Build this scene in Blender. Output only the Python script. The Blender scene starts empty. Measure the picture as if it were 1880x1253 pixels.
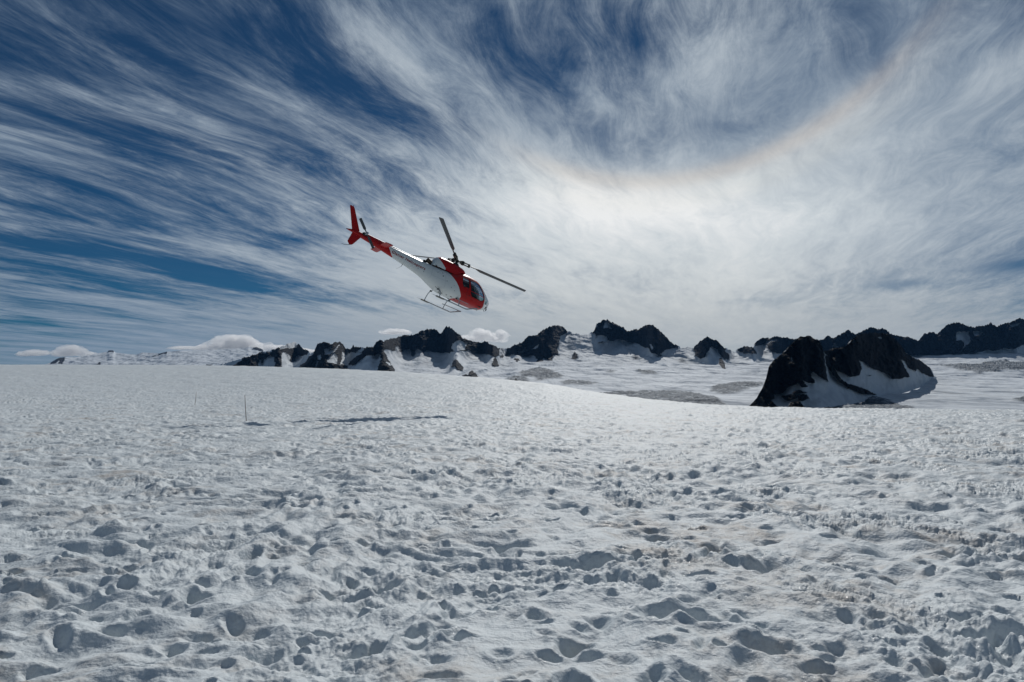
import bpy, bmesh, math, random
import numpy as np
from mathutils import Matrix, Vector
SC = bpy.context.scene
COL = SC.collection
F = 1253.0                      # focal length in photo pixels (24 mm on 36 mm)
TH = math.radians(2.0)          # camera pitched slightly up
ST, CT = math.sin(TH), math.cos(TH)

# ------------------------------------------------------------------ camera
cam = bpy.data.cameras.new("camera"); cam.lens = 24; cam.sensor_width = 36
cam.clip_start = 0.1; cam.clip_end = 60000
camo = bpy.data.objects.new("camera", cam); COL.objects.link(camo)
camo.rotation_euler = (math.radians(92.0), 0, 0); SC.camera = camo
EYE = 30.0                      # eye height of the photographer above datum
camo.location = (0, 0, EYE)

def cam2world(v):               # v = (right, up, forward)
    return Vector((v[0], v[2]*CT - v[1]*ST, v[2]*ST + v[1]*CT))

# ------------------------------------------------------------------ exposure
SC.view_settings.view_transform = 'Standard'; SC.view_settings.look = 'None'
SC.view_settings.exposure = 0.0; SC.view_settings.gamma = 1.0
SC.view_settings.use_curve_mapping = False
SC.cycles.use_denoising = True
SC.cycles.max_bounces = 14; SC.cycles.diffuse_bounces = 3; SC.cycles.glossy_bounces = 3
SC.cycles.transmission_bounces = 4; SC.cycles.transparent_max_bounces = 12; SC.cycles.volume_bounces = 12
SC.cycles.sample_clamp_indirect = 6

# ------------------------------------------------------------------ sun
SUN = cam2world(((1200-940)/F, (626.5+255)/F, 1.0)).normalized()
sl = bpy.data.lights.new("sun", 'SUN'); sl.energy = 2.7; sl.angle = math.radians(0.6); sl.color = (1.0, 0.965, 0.92)
so = bpy.data.objects.new("sun", sl); COL.objects.link(so)
so.rotation_euler = SUN.to_track_quat('Z', 'Y').to_euler(); so.location = SUN*200
SUN_EL = math.asin(SUN.z); SUN_AZ = math.atan2(SUN.x, SUN.y)

# ------------------------------------------------------------------ node helpers
class X:
    """small expression wrapper round a node socket"""
    def __init__(s, nt, v): s.nt = nt; s.v = v
    def _m(s, op, *a):
        n = s.nt.nodes.new('ShaderNodeMath'); n.operation = op
        for i, q in enumerate((s,)+a):
            q = q.v if isinstance(q, X) else q
            if isinstance(q, (int, float)): n.inputs[i].default_value = q
            else: s.nt.links.new(q, n.inputs[i])
        return X(s.nt, n.outputs[0])
    def __add__(s, o): return s._m('ADD', o)
    __radd__ = __add__
    def __mul__(s, o): return s._m('MULTIPLY', o)
    __rmul__ = __mul__
    def __sub__(s, o): return s._m('SUBTRACT', o)
    def __rsub__(s, o): return X(s.nt, o)._m('SUBTRACT', s) if not isinstance(o, X) else o._m('SUBTRACT', s)
    def __truediv__(s, o): return s._m('DIVIDE', o)
    def __pow__(s, o): return s._m('POWER', o)
    def f(s, op, *a): return s._m(op, *a)
    def clamp(s): return s._m('MAXIMUM', 0.0)._m('MINIMUM', 1.0)
    def ss(s, a, b):
        n = s.nt.nodes.new('ShaderNodeMapRange'); n.interpolation_type = 'SMOOTHSTEP'
        s.nt.links.new(s.v, n.inputs[0]); n.inputs[1].default_value = a; n.inputs[2].default_value = b
        return X(s.nt, n.outputs[0])
def vec(nt, x, y, z=0.0):
    n = nt.nodes.new('ShaderNodeCombineXYZ')
    for i, q in enumerate((x, y, z)):
        q = q.v if isinstance(q, X) else q
        if isinstance(q, (int, float)): n.inputs[i].default_value = q
        else: nt.links.new(q, n.inputs[i])
    return n.outputs[0]
def noise(nt, v, scale, detail=6, rough=0.55, dist=0.0, lac=2.0, out='Fac', dim='3D'):
    n = nt.nodes.new('ShaderNodeTexNoise'); n.noise_dimensions = dim; n.inputs['Scale'].default_value = scale
    n.inputs['Detail'].default_value = detail; n.inputs['Roughness'].default_value = rough
    n.inputs['Distortion'].default_value = dist; n.inputs['Lacunarity'].default_value = lac
    if v is not None: nt.links.new(v.v if isinstance(v, X) else v, n.inputs['Vector'])
    return X(nt, n.outputs[out])
def mixc(nt, f, a, b):
    n = nt.nodes.new('ShaderNodeMix'); n.data_type = 'RGBA'
    for i, q in ((0, f), (6, a), (7, b)):
        q = q.v if isinstance(q, X) else q
        if isinstance(q, tuple): n.inputs[i].default_value = q+(1,) if len(q) == 3 else q
        elif isinstance(q, (int, float)): n.inputs[i].default_value = q
        else: nt.links.new(q, n.inputs[i])
    return n.outputs[2]

# ------------------------------------------------------------------ sky: Nishita blue under a cirrus layer with a 22 degree halo
W = bpy.data.worlds.new("World"); SC.world = W; W.use_nodes = True
nt = W.node_tree; nt.nodes.clear()
wo = nt.nodes.new('ShaderNodeOutputWorld'); bg = nt.nodes.new('ShaderNodeBackground')
nt.links.new(bg.outputs[0], wo.inputs[0]); bg.inputs[1].default_value = 0.1
W.cycles.sampling_method = 'MANUAL'; W.cycles.sample_map_resolution = 256
sky = nt.nodes.new('ShaderNodeTexSky'); sky.sky_type = 'NISHITA'; sky.sun_disc = False
sky.sun_elevation = SUN_EL; sky.sun_rotation = SUN_AZ; sky.altitude = 2500; sky.air_density = 1.0; sky.dust_density = 0.1; sky.ozone_density = 2.0
tc = nt.nodes.new('ShaderNodeTexCoord'); sep = nt.nodes.new('ShaderNodeSeparateXYZ')
nt.links.new(tc.outputs['Generated'], sep.inputs[0])
dx, dy, dz = (X(nt, sep.outputs[i]) for i in range(3))
zc = dz.f('MAXIMUM', 0.0) + 0.07
u, v = dx/zc, dy/zc
c20, s20 = math.cos(math.radians(19)), math.sin(math.radians(19))
al = u*s20 + v*c20; ac = u*c20 - v*s20            # along / across the wind
# gnomonic coordinates of the direction (azimuth, elevation tangents towards +Y)
fy = dy.f('MAXIMUM', 0.05)
ga, gb = dx/fy, dz/fy
gv = vec(nt, ga, gb)
def blob(px, py, rx, ry, rot=0.0, prev=None):
    m = nt.nodes.new('ShaderNodeMapping'); m.vector_type = 'TEXTURE'
    m.inputs['Location'].default_value = ((px-940)/F, (670-py)/F, 0); m.inputs['Rotation'].default_value = (0, 0, math.radians(-rot))
    m.inputs['Scale'].default_value = (rx/F, ry/F, 1e7); nt.links.new(gv if prev is None else vec(nt, ga, gb, prev), m.inputs[0])
    d = nt.nodes.new('ShaderNodeVectorMath'); d.operation = 'DOT_PRODUCT'
    nt.links.new(m.outputs[0], d.inputs[0]); nt.links.new(m.outputs[0], d.inputs[1])
    n = nt.nodes.new('ShaderNodeMath'); n.operation = 'POWER'; n.inputs[0].default_value = math.exp(-1)
    nt.links.new(d.outputs['Value'], n.inputs[1])
    return X(nt, n.outputs[0])
def blobs(lst):
    t = None
    for b in lst:
        e = blob(*b[:5], prev=t)
        t = e*b[5] if t is None else e.f('MULTIPLY_ADD', b[5], t)
    return t
wv = vec(nt, u*0.6, v*0.6)
w1 = noise(nt, wv, 1.0, 3, 0.5, dim='2D')-0.5
w2 = noise(nt, vec(nt, u*0.6+7.3, v*0.6+2.1), 1.0, 3, 0.5, dim='2D')-0.5
sw = ga.ss(-0.2, 0.2)*gb.ss(0.12, 0.36)            # the wisps curl towards the right-hand side of the sky
wamp = sw*0.15 + 0.33
a2 = al + w1*wamp*1.2; c2 = ac + w2*wamp
st1 = noise(nt, vec(nt, c2*1.5, a2*0.40), 1.3, 10, 0.69, 0.25, dim='2D')
st2 = noise(nt, vec(nt, c2*3.6+3, a2*0.9+5), 2.2, 9, 0.74, 0.4, dim='2D')
iso = noise(nt, vec(nt, c2*1.15+11, a2*0.62+3), 1.5, 10, 0.66, 0.0, dim='2D')
st1 = st1 + (iso-st1)*sw*0.9
big = noise(nt, vec(nt, c2*0.5+1, a2*0.16+9), 1.0, 2, 0.5, dim='2D')
cov_hint = blobs([  # px, py, rx, ry, tilt, amount (negative = blue gaps, positive = thick cloud)
    (30, 60, 240, 60, 14, -.14), (60, 110, 200, 30, 16, -.14), (260, 90, 120, 26, 20, -.12), (190, 225, 190, 26, 17, -.2), (330, 262, 150, 24, 18, -.16), (60, 330, 140, 22, 12, -.14),
    (400, 400, 230, 30, 20, -.1), (230, 330, 170, 16, 20, -.16),
    (130, 395, 150, 16, 12, -.14), (40, 445, 130, 18, 8, -.18), (240, 470, 150, 16, 12, -.14), (400, 510, 100, 20, 14, -.26), (330, 490, 120, 14, 14, -.12), (100, 500, 90, 14, 6, -.08),
    (40, 590, 90, 14, 4, -.24), (40, 560, 60, 12, 4, -.1), (130, 612, 100, 4, 4, -.1), (560, 300, 110, 30, 24, -.14), (720, 200, 130, 28, 30, -.16), (500, 60, 130, 22, 24, -.12),
    (700, 40, 90, 24, 30, -.06), (920, 60, 70, 80, 60, -.13), (1000, 110, 60, 70, 60, -.13), (1165, 60, 45, 60, -10, -.14), (1120, 20, 20, 60, 0, -.05), (860, 235, 60, 16, 30, -.12),
    (1580, 90, 60, 60, -30, -.12), (1380, 225, 170, 30, -12, -.10), (1280, 285, 130, 16, -6, -.05),
    (1375, 552, 110, 15, -4, -.27), (1270, 548, 80, 9, 2, -.07), (1650, 522, 120, 15, -2, -.24), (1870, 485, 110, 15, -4, -.2), (1300, 636, 70, 7, 0, -.36), (1850, 570, 60, 8, 0, -.1), (1390, 643, 60, 6, 0, -.2),
    (130, 140, 260, 22, 18, .05), (60, 275, 160, 14, 14, .12), (520, 160, 140, 26, 30, .08), (560, 85, 120, 18, 24, .08), (740, 80, 160, 30, 30, .12), (850, 100, 70, 20, 24, .06),
    (420, 330, 160, 20, 26, .06), (800, 290, 120, 16, 30, .12), (980, 270, 90, 50, 30, .12), (1180, 100, 60, 90, 70, .08), (1300, 90, 140, 70, -60, .10), (1230, 160, 90, 60, -50, .12),
    (1100, 180, 90, 20, 40, .14), (1200, 430, 560, 140, 0, .32), (1560, 330, 300, 130, -40, .2), (1800, 120, 120, 60, -50, .16), (800, 450, 300, 90, 10, .12),
    (500, 590, 500, 34, 4, .2), (150, 545, 200, 14, 5, .1), (1500, 600, 600, 34, 0, .16), (160, 640, 260, 14, 0, .12)])
thr = cov_hint + big*0.55 - 0.275
dens = (st1*0.95 + st2*0.55 - 0.715 + thr*1.15)
dens = dens.ss(-0.17, 0.38)
veil = blobs([(1560, 380, 620, 230, 0, .85), (1120, 470, 420, 160, 0, .5), (1780, 160, 320, 260, 0, .6), (1350, 180, 200, 120, -30, .25), (700, 640, 800, 60, 0, .8), (1400, 640, 900, 80, 0, .6), (60, 660, 500, 30, 0, .3)])
veil = (veil + cov_hint.f('MINIMUM', 0.0)*2.6 + (st1-0.5)*0.75).clamp()*0.94
dens = dens + veil - dens*veil
dens = (dens*0.92 + 0.05).clamp()
# angle from the sun
sdot = dx*SUN.x + dy*SUN.y + dz*SUN.z
ang = sdot.f('MINIMUM', 1.0).f('ARCCOSINE')*(180/math.pi)
glow = blobs([(1170, 375, 380, 62, 2, .24), (1180, 440, 500, 150, 0, .34), (1560, 330, 300, 110, -45, .10), (980, 290, 90, 50, 30, .10), (700, 330, 420, 200, 20, .05), (1480, 245, 120, 30, -38, .12), (1180, 560, 700, 110, 0, .12), (1500, 640, 700, 40, 0, .06), (700, 90, 260, 80, 25, .06), (1260, 130, 220, 110, -50, .16), (1830, 130, 90, 40, -50, .12)])
hin = ang.ss(21.0, 22.6); hout = ang.ss(30.0, 22.8)
halo = hin*hout
hv = ga.ss(-0.06, 0.12)*ga.ss(0.75, 0.45)
inner = 1.0 - (ang.ss(22.4, 20.5)*ang.ss(8, 16))*0.14
tex = st2*0.5 + st1*0.5
B = 0.235 + glow + halo*hv*0.08 + (tex-0.5)*(gb.ss(0.02, 0.26)*0.65+0.22) + ga.ss(-0.6, 0.3)*0.05
B = B*inner - gb.ss(0.28, 0.56)*ga.ss(0.1, -0.6)*0.07
B = B.f('MAXIMUM', 0.08)
def ramp(nt, f, stops):
    n = nt.nodes.new('ShaderNodeValToRGB'); e = n.color_ramp.elements
    while len(e) < len(stops): e.new(0.5)
    for i, (p, c) in enumerate(stops): e[i].position = p; e[i].color = c+(1,)
    nt.links.new(f.v if isinstance(f, X) else f, n.inputs[0]); return n.outputs[0]
ccol = ramp(nt, B, [(0.0, (0.10, 0.155, 0.24)), (0.22, (0.205, 0.27, 0.355)), (0.45, (0.40, 0.46, 0.52)), (0.7, (0.62, 0.67, 0.70)), (0.95, (0.87, 0.88, 0.88))])
# coloured inner rim of the halo
rim = (((ang-21.7)/0.75)**2.0*-1.0).f('EXPONENT')*hv
ccol = mixc(nt, rim*0.42, ccol, (0.66, 0.585, 0.51))
blr = (((ang-23.3)/0.9)**2.0*-1.0).f('EXPONENT')*hv
ccol = mixc(nt, blr*0.18, ccol, (0.80, 0.78, 0.70))
wm = nt.nodes.new('ShaderNodeVectorMath'); wm.operation = 'MULTIPLY'; wm.inputs[1].default_value = (1.07, 1.0, 0.92); nt.links.new(ccol, wm.inputs[0])
ccol = mixc(nt, (gb.ss(0.22, 0.0)*ga.ss(-0.7, 0.1)), ccol, wm.outputs[0])
cc = nt.nodes.new('ShaderNodeVectorMath'); cc.operation = 'SCALE'; cc.inputs['Scale'].default_value = 10.0
nt.links.new(ccol, cc.inputs[0])
sk = nt.nodes.new('ShaderNodeVectorMath'); sk.operation = 'MULTIPLY'; sk.inputs[1].default_value = (0.018, 0.128, 0.205)
nt.links.new(sky.outputs[0], sk.inputs[0])
fin = mixc(nt, dens, sk.outputs[0], cc.outputs[0])
nt.links.new(fin, bg.inputs[0])
# ------------------------------------------------------------------ numpy noise
_rs = np.random.RandomState(7)
_PERM = _rs.permutation(4096).astype(np.int64); _ANG = _rs.rand(4096)*2*np.pi
_GX, _GY = np.cos(_ANG), np.sin(_ANG)
def _h(i, j, seed): return _PERM[(_PERM[(i+seed*131) & 4095] + j) & 4095]
def perlin(x, y, seed=0):
    xi = np.floor(x); yi = np.floor(y); xf = x-xi; yf = y-yi
    xi = xi.astype(np.int64); yi = yi.astype(np.int64)
    ux = xf*xf*xf*(xf*(xf*6-15)+10); uy = yf*yf*yf*(yf*(yf*6-15)+10)
    def g(a, b):
        h = _h(xi+a, yi+b, seed); return _GX[h]*(xf-a)+_GY[h]*(yf-b)
    return ((g(0,0)*(1-ux)+g(1,0)*ux)*(1-uy) + (g(0,1)*(1-ux)+g(1,1)*ux)*uy)*1.5
def fbm(x, y, octs=5, rough=0.5, seed=0, ridged=False):
    s = 0.0; a = 1.0; t = 0.0
    for o in range(octs):
        n = perlin(x*2**o+o*17.3, y*2**o+o*9.1, seed+o)
        s = s + a*((1-2*np.abs(n)) if ridged else n); t += a; a *= rough
    return s/t
def worley(x, y, seed=0):
    xi = np.floor(x).astype(np.int64); yi = np.floor(y).astype(np.int64); best = np.full(x.shape, 9.0)
    for a in (-1, 0, 1):
        for b in (-1, 0, 1):
            h = _h(xi+a, yi+b, seed); h2 = _h(yi+b, xi+a, seed+5)
            px = xi+a+h/4096.0; py = yi+b+h2/4096.0
            best = np.minimum(best, (x-px)**2+(y-py)**2)
    return np.sqrt(best)
def sstep(a, b, x):
    t = np.clip((x-a)/(b-a), 0, 1); return t*t*(3-2*t)

def grid_mesh(name, P, mat, attrs=None, smooth=True):
    """P: rows x cols x 3 array -> one mesh object"""
    r, c = P.shape[:2]
    me = bpy.data.meshes.new(name)
    nv = r*c; idx = np.arange(nv).reshape(r, c)
    q = np.stack([idx[:-1, :-1], idx[:-1, 1:], idx[1:, 1:], idx[1:, :-1]], -1).reshape(-1, 4)
    me.vertices.add(nv); me.vertices.foreach_set('co', P.reshape(-1).astype(np.float32))
    me.loops.add(q.size); me.loops.foreach_set('vertex_index', q.reshape(-1).astype(np.int32))
    me.polygons.add(len(q)); me.polygons.foreach_set('loop_start', (np.arange(len(q))*4).astype(np.int32))
    me.polygons.foreach_set('loop_total', np.full(len(q), 4, np.int32))
    me.polygons.foreach_set('use_smooth', np.full(len(q), smooth))
    me.update()
    for k, a in (attrs or {}).items():
        at = me.attributes.new(k, 'FLOAT', 'POINT'); at.data.foreach_set('value', a.reshape(-1).astype(np.float32))
    me.materials.append(mat)
    o = bpy.data.objects.new(name, me); COL.objects.link(o); return o

# ------------------------------------------------------------------ snow material
def new_mat(name):
    m = bpy.data.materials.new(name); m.use_nodes = True; n = m.node_tree; n.nodes.clear()
    out = n.nodes.new('ShaderNodeOutputMaterial'); b = n.nodes.new('ShaderNodeBsdfPrincipled')
    n.links.new(b.outputs[0], out.inputs[0]); return m, n, b, out
def bump(n, b, h, strength, dist, prev=None):
    k = n.nodes.new('ShaderNodeBump'); k.inputs['Strength'].default_value = strength; k.inputs['Distance'].default_value = dist
    n.links.new(h.v if isinstance(h, X) else h, k.inputs['Height'])
    if prev is not None: n.links.new(prev, k.inputs['Normal'])
    return k.outputs[0]
def objco(n):
    t = n.nodes.new('ShaderNodeTexCoord'); return t.outputs['Object']
def attr(n, name):
    a = n.nodes.new('ShaderNodeAttribute'); a.attribute_name = name; return X(n, a.outputs['Fac'])

snow_m, n, b, _ = new_mat("granular_snow")
oc = objco(n)
dirt1 = noise(n, oc, 0.9, 5, 0.65); dirt2 = noise(n, oc, 4.0, 5, 0.7)
dm = (dirt1*0.6 + dirt2*0.4).ss(0.47, 0.72) * attr(n, 'dirt')
base = mixc(n, dm*0.9, (0.60, 0.655, 0.68), (0.40, 0.35, 0.30))
spk = noise(n, oc, 55.0, 3, 0.7).ss(0.66, 0.74)
base = mixc(n, spk*attr(n, 'dirt')*0.35, base, (0.20, 0.19, 0.18))
n.links.new(base, b.inputs['Base Color'])
b.inputs['Roughness'].default_value = 0.62; b.inputs['Specular IOR Level'].default_value = 0.18
h1 = noise(n, oc, 3.2, 4, 0.6); h2 = noise(n, oc, 26.0, 3, 0.65); h3 = noise(n, oc, 140.0, 2, 0.6)
n1 = bump(n, b, h1, 0.5, 0.15)
n2 = bump(n, b, h2, 0.6, 0.014, n1)
n3 = bump(n, b, h3, 0.5, 0.004, n2)
n.links.new(n3, b.inputs['Normal'])
# small ice crystals glinting in the sun
vor = n.nodes.new('ShaderNodeTexVoronoi'); vor.inputs['Scale'].default_value = 260; n.links.new(oc, vor.inputs['Vector'])
glint = X(n, vor.outputs['Color'])
sx = n.nodes.new('ShaderNodeSeparateColor'); n.links.new(vor.outputs['Color'], sx.inputs[0])
gl = X(n, sx.outputs[0]).ss(0.93, 0.98)
n.links.new((0.62-gl*0.42).v, b.inputs['Roughness'])

# ------------------------------------------------------------------ the snowfield
# shape: a plane falling gently away, with a rise on the left; crest as (photo x, photo y, distance)
CREST = [(-900, 668, 190), (-400, 669, 185), (0, 670, 175), (300, 670.5, 165), (450, 672.5, 150), (600, 677, 135), (750, 684, 120), (900, 695, 105), (1000, 704.5, 96),
         (1100, 722, 84), (1200, 735, 74), (1300, 744, 66), (1400, 748.5, 60), (1500, 750, 56), (1700, 752, 54), (1880, 754, 52), (2300, 757, 50), (3200, 760, 48)]
cxs = np.array([(c[0]-940)/F for c in CREST]); cys = np.array([c[1] for c in CREST]); cds = np.array([c[2] for c in CREST], float)
def zplane(d): return -(1.50+0.037*d)
def ground(Xw, Yw):
    """large scale height relative to the eye"""
    t = Xw/np.maximum(Yw, 0.3); t = np.clip(t, -1.6, 1.9)
    yc = np.interp(t, cxs, cys); D = np.interp(t, cxs, cds)
    e = (626.5-yc)/F; elev = (ST+e*CT)/(CT-e*ST)
    zc_ = elev*D                                  # height at crest
    d = Yw
    a = 34.0
    s = np.clip((d-a)/(D-a), 0, None)
    zp = zplane(d)
    # cubic from (a, plane, plane slope) to (D, zc, slope ~ elev) : silhouette tangent at the crest
    m0 = -0.037*(D-a); m1 = elev*(D-a)*1.0
    s1 = np.clip(s, 0, 1); z0 = zplane(a)
    h = (2*s1**3-3*s1**2+1)*z0 + (s1**3-2*s1**2+s1)*m0 + (-2*s1**3+3*s1**2)*zc_ + (s1**3-s1**2)*m1
    z = np.where(d < a, zp, h)
    over = np.clip(d-D, 0, None)
    z = z + np.where(d > D, elev*over - 0.0028*over**2*(60/D) , 0)
    return np.maximum(z, -95 + 0*z)
def ds(t0):
    return t0
rows = [0.35]
while rows[-1] < 1.9: rows.append(rows[-1]*1.05)
while rows[-1] < 230: rows.append(rows[-1] + max(0.0032*rows[-1]**1.18, 0.004))
while rows[-1] < 520: rows.append(rows[-1] + 12)
rows = np.array(rows)
tc_ = np.concatenate([np.linspace(-1.5, -0.84, 90)[:-1], np.linspace(-0.84, 0.84, 1500), np.linspace(0.84, 1.6, 90)[1:]])
TT, DD = np.meshgrid(tc_, rows)
Xg = TT*DD; Yg = DD
stepx = DD*0.00112; stepy = np.gradient(rows)[:, None]+0*TT; stp = np.maximum(stepx, stepy*0.30)
def octw(wl): return sstep(1.2, 3.5, wl/stp)
Z = ground(Xg, Yg)
wx = perlin(Xg*0.5, Yg*0.5, 3)*0.5; wy = perlin(Xg*0.5+40, Yg*0.5, 4)*0.5
U, V = Xg+wx, Yg+wy
H = (0.085*perlin(U/3.4, V/2.6, 11)*octw(3) + 0.055*perlin(U/1.5, V/1.2, 12)*octw(1.3))*(1-0.6*sstep(7, 3, DD)*sstep(0.3, -0.4, TT))
amp = 0.8+0.45*perlin(Xg/5.0, Yg/5.0, 20)          # patches trodden more or less
far = 1.0-0.2*sstep(14, 60, DD)
cup = perlin(U/0.54, V/0.46, 13)
H = H + (0.062*cup - 0.045*np.abs(perlin(U/0.8, V/0.66, 14)) + 0.062*np.abs(perlin(U/0.36+5, V/0.34, 15)) + 0.040*perlin(U/0.23, V/0.21, 16))*octw(0.4)*amp*far*(1-0.35*sstep(7, 3, DD))
wn = worley(U/0.55, V/0.42, 55); H = H + 0.07*far*(np.minimum(wn, 0.75)-0.4)*octw(0.45)*(0.6+0.6*perlin(Xg/2.7+3, Yg/2.7, 56))
tr = sstep(-0.05, 0.35, fbm(Xg/2.1+8, Yg/2.1, 3, 0.5, 31))   # rubble masks
tr = np.clip(tr*(1-0.5*sstep(10, 30, DD))*(0.55+0.9*sstep(-0.4, 0.35, TT)) + 0.35*sstep(0.1, 0.6, TT)*sstep(6, 3, DD), 0, 1)
rub = fbm(U/0.20, V/0.20, 4, 0.62, 41)
H = H + 0.060*(1-0.5*sstep(6.5, 3.2, DD))*rub*octw(0.16)*(0.22+1.1*tr) + 0.020*np.abs(perlin(U/0.085, V/0.085, 47))*octw(0.08)*(0.15+1.3*tr)
# sun cups: sharp-edged shallow bowls in the farther field
wr = worley(U/0.9, V/0.75, 51); H = H + (0.10*(wr-0.5))*far*octw(0.7)*sstep(5, 11, DD)*(0.75+0.5*perlin(Xg/9, Yg/9, 52))
# footprints: pits with a raised rim and kicked-out clods
rs = random.Random(5)
prints = []
for k in range(26):                                 # walked lines
    x0, y0 = rs.uniform(-11, 13), rs.uniform(2.4, 20); an = rs.uniform(0, 2*math.pi)
    for s in range(rs.randint(6, 26)):
        an += rs.gauss(0, 0.13); x0 += 0.62*math.cos(an); y0 += 0.62*math.sin(an)
        sd = 0.13*(1 if s % 2 else -1)
        prints.append((x0-sd*math.sin(an), y0+sd*math.cos(an), an+rs.gauss(0, .15), rs.uniform(.12, .16), rs.uniform(.05, .075), rs.uniform(.035, .08)))
for k in range(1500):
    y = 2.3+18*rs.random()**1.5
    prints.append((rs.uniform(-.85, .85)*y, y, rs.uniform(0, 6.3), rs.uniform(.035, .12), rs.uniform(.03, .075), rs.uniform(.018, .065)))
# the deep holes in the right-hand corner and a few large ones the photograph shows
def gp(px, py):
    for d in np.geomspace(1.5, 60, 3000):
        x = (px-940)/F*d
        z = float(ground(np.array([x]), np.array([d]))[0]); e = (626.5-py)/F; el = (ST+e*CT)/(CT-e*ST)
        if el*d <= z: return x, d
    return (px-940)/F*40, 40.0
for px, py, a, bb, dp in [(1790, 1180, .17, .11, .14), (1870, 1175, .16, .12, .14), (1410, 1045, .26, .14, .12), (1220, 1145, .2, .12, .12), (1300, 1150, .18, .13, .13), (1030, 932, .26, .2, .12), (700, 1075, .16, .13, .1),
                           (30, 1050, .10, .07, .08), (370, 1098, .13, .1, .09), (675, 1198, .12, .09, .10), (1080, 1040, .3, .14, .09), (1300, 1010, .22, .17, .11), (1700, 930, .25, .2, .1), (1050, 1190, .10, .07, .09), (1620, 1010, .3, .2, .09),
                           (500, 1200, .15, .1, .08), (150, 1110, .15, .07, .06), (1760, 1010, .3, .12, .09), (1400, 1200, .2, .12, .1), (925, 1000, .25, .12, .08)]:
    x, y = gp(px, py); prints.append((x, y, rs.uniform(-.3, .3), a, bb, dp))
rowsa = rows; colt = tc_
for (x0, y0, an, a, bb, dp) in prints:
    if y0 < 1.2: continue
    R_ = max(a, bb)*2.6
    i0 = np.searchsorted(rowsa, y0-R_); i1 = np.searchsorted(rowsa, y0+R_)
    if i1-i0 < 2: continue
    t0 = (x0-R_)/y0; t1 = (x0+R_)/y0; m = 0.03
    j0 = np.searchsorted(colt, min((x0-R_)/(y0-R_ if x0-R_ < 0 else y0+R_), t0)-0.0); j1 = np.searchsorted(colt, max((x0+R_)/(y0-R_ if x0+R_ > 0 else y0+R_), t1))
    if j1-j0 < 2: continue
    sl_ = (slice(i0, i1), slice(j0, j1))
    px_ = Xg[sl_]-x0; py_ = Yg[sl_]-y0; c, s = math.cos(an), math.sin(an)
    wob = 1+0.30*perlin(Xg[sl_]*5+3, Yg[sl_]*5, 61)
    q = np.sqrt(((px_*c+py_*s)/a)**2 + ((py_*c-px_*s)/bb)**2)*wob
    pit = -dp*(1-sstep(0.15, 1.3, q))
    rim = dp*0.22*np.exp(-((q-1.4)/0.42)**2)*(0.7+0.5*perlin(Xg[sl_]*8, Yg[sl_]*8, 62))
    H[sl_] = H[sl_] + pit + rim
# fade relief towards the eye (photographer's own spot) and beyond the crest
H = H*sstep(0.3, 1.0, DD)
Z = Z + H
dirt = np.clip(0.75+0.9*perlin(Xg/6, Yg/4, 71), 0.1, 1)*(1-0.6*sstep(25, 80, DD))
P = np.stack([Xg, Yg, Z+EYE], -1)
sf = grid_mesh("snowfield", P, snow_m, {'dirt': dirt}); sf['kind'] = 'structure'
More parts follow.
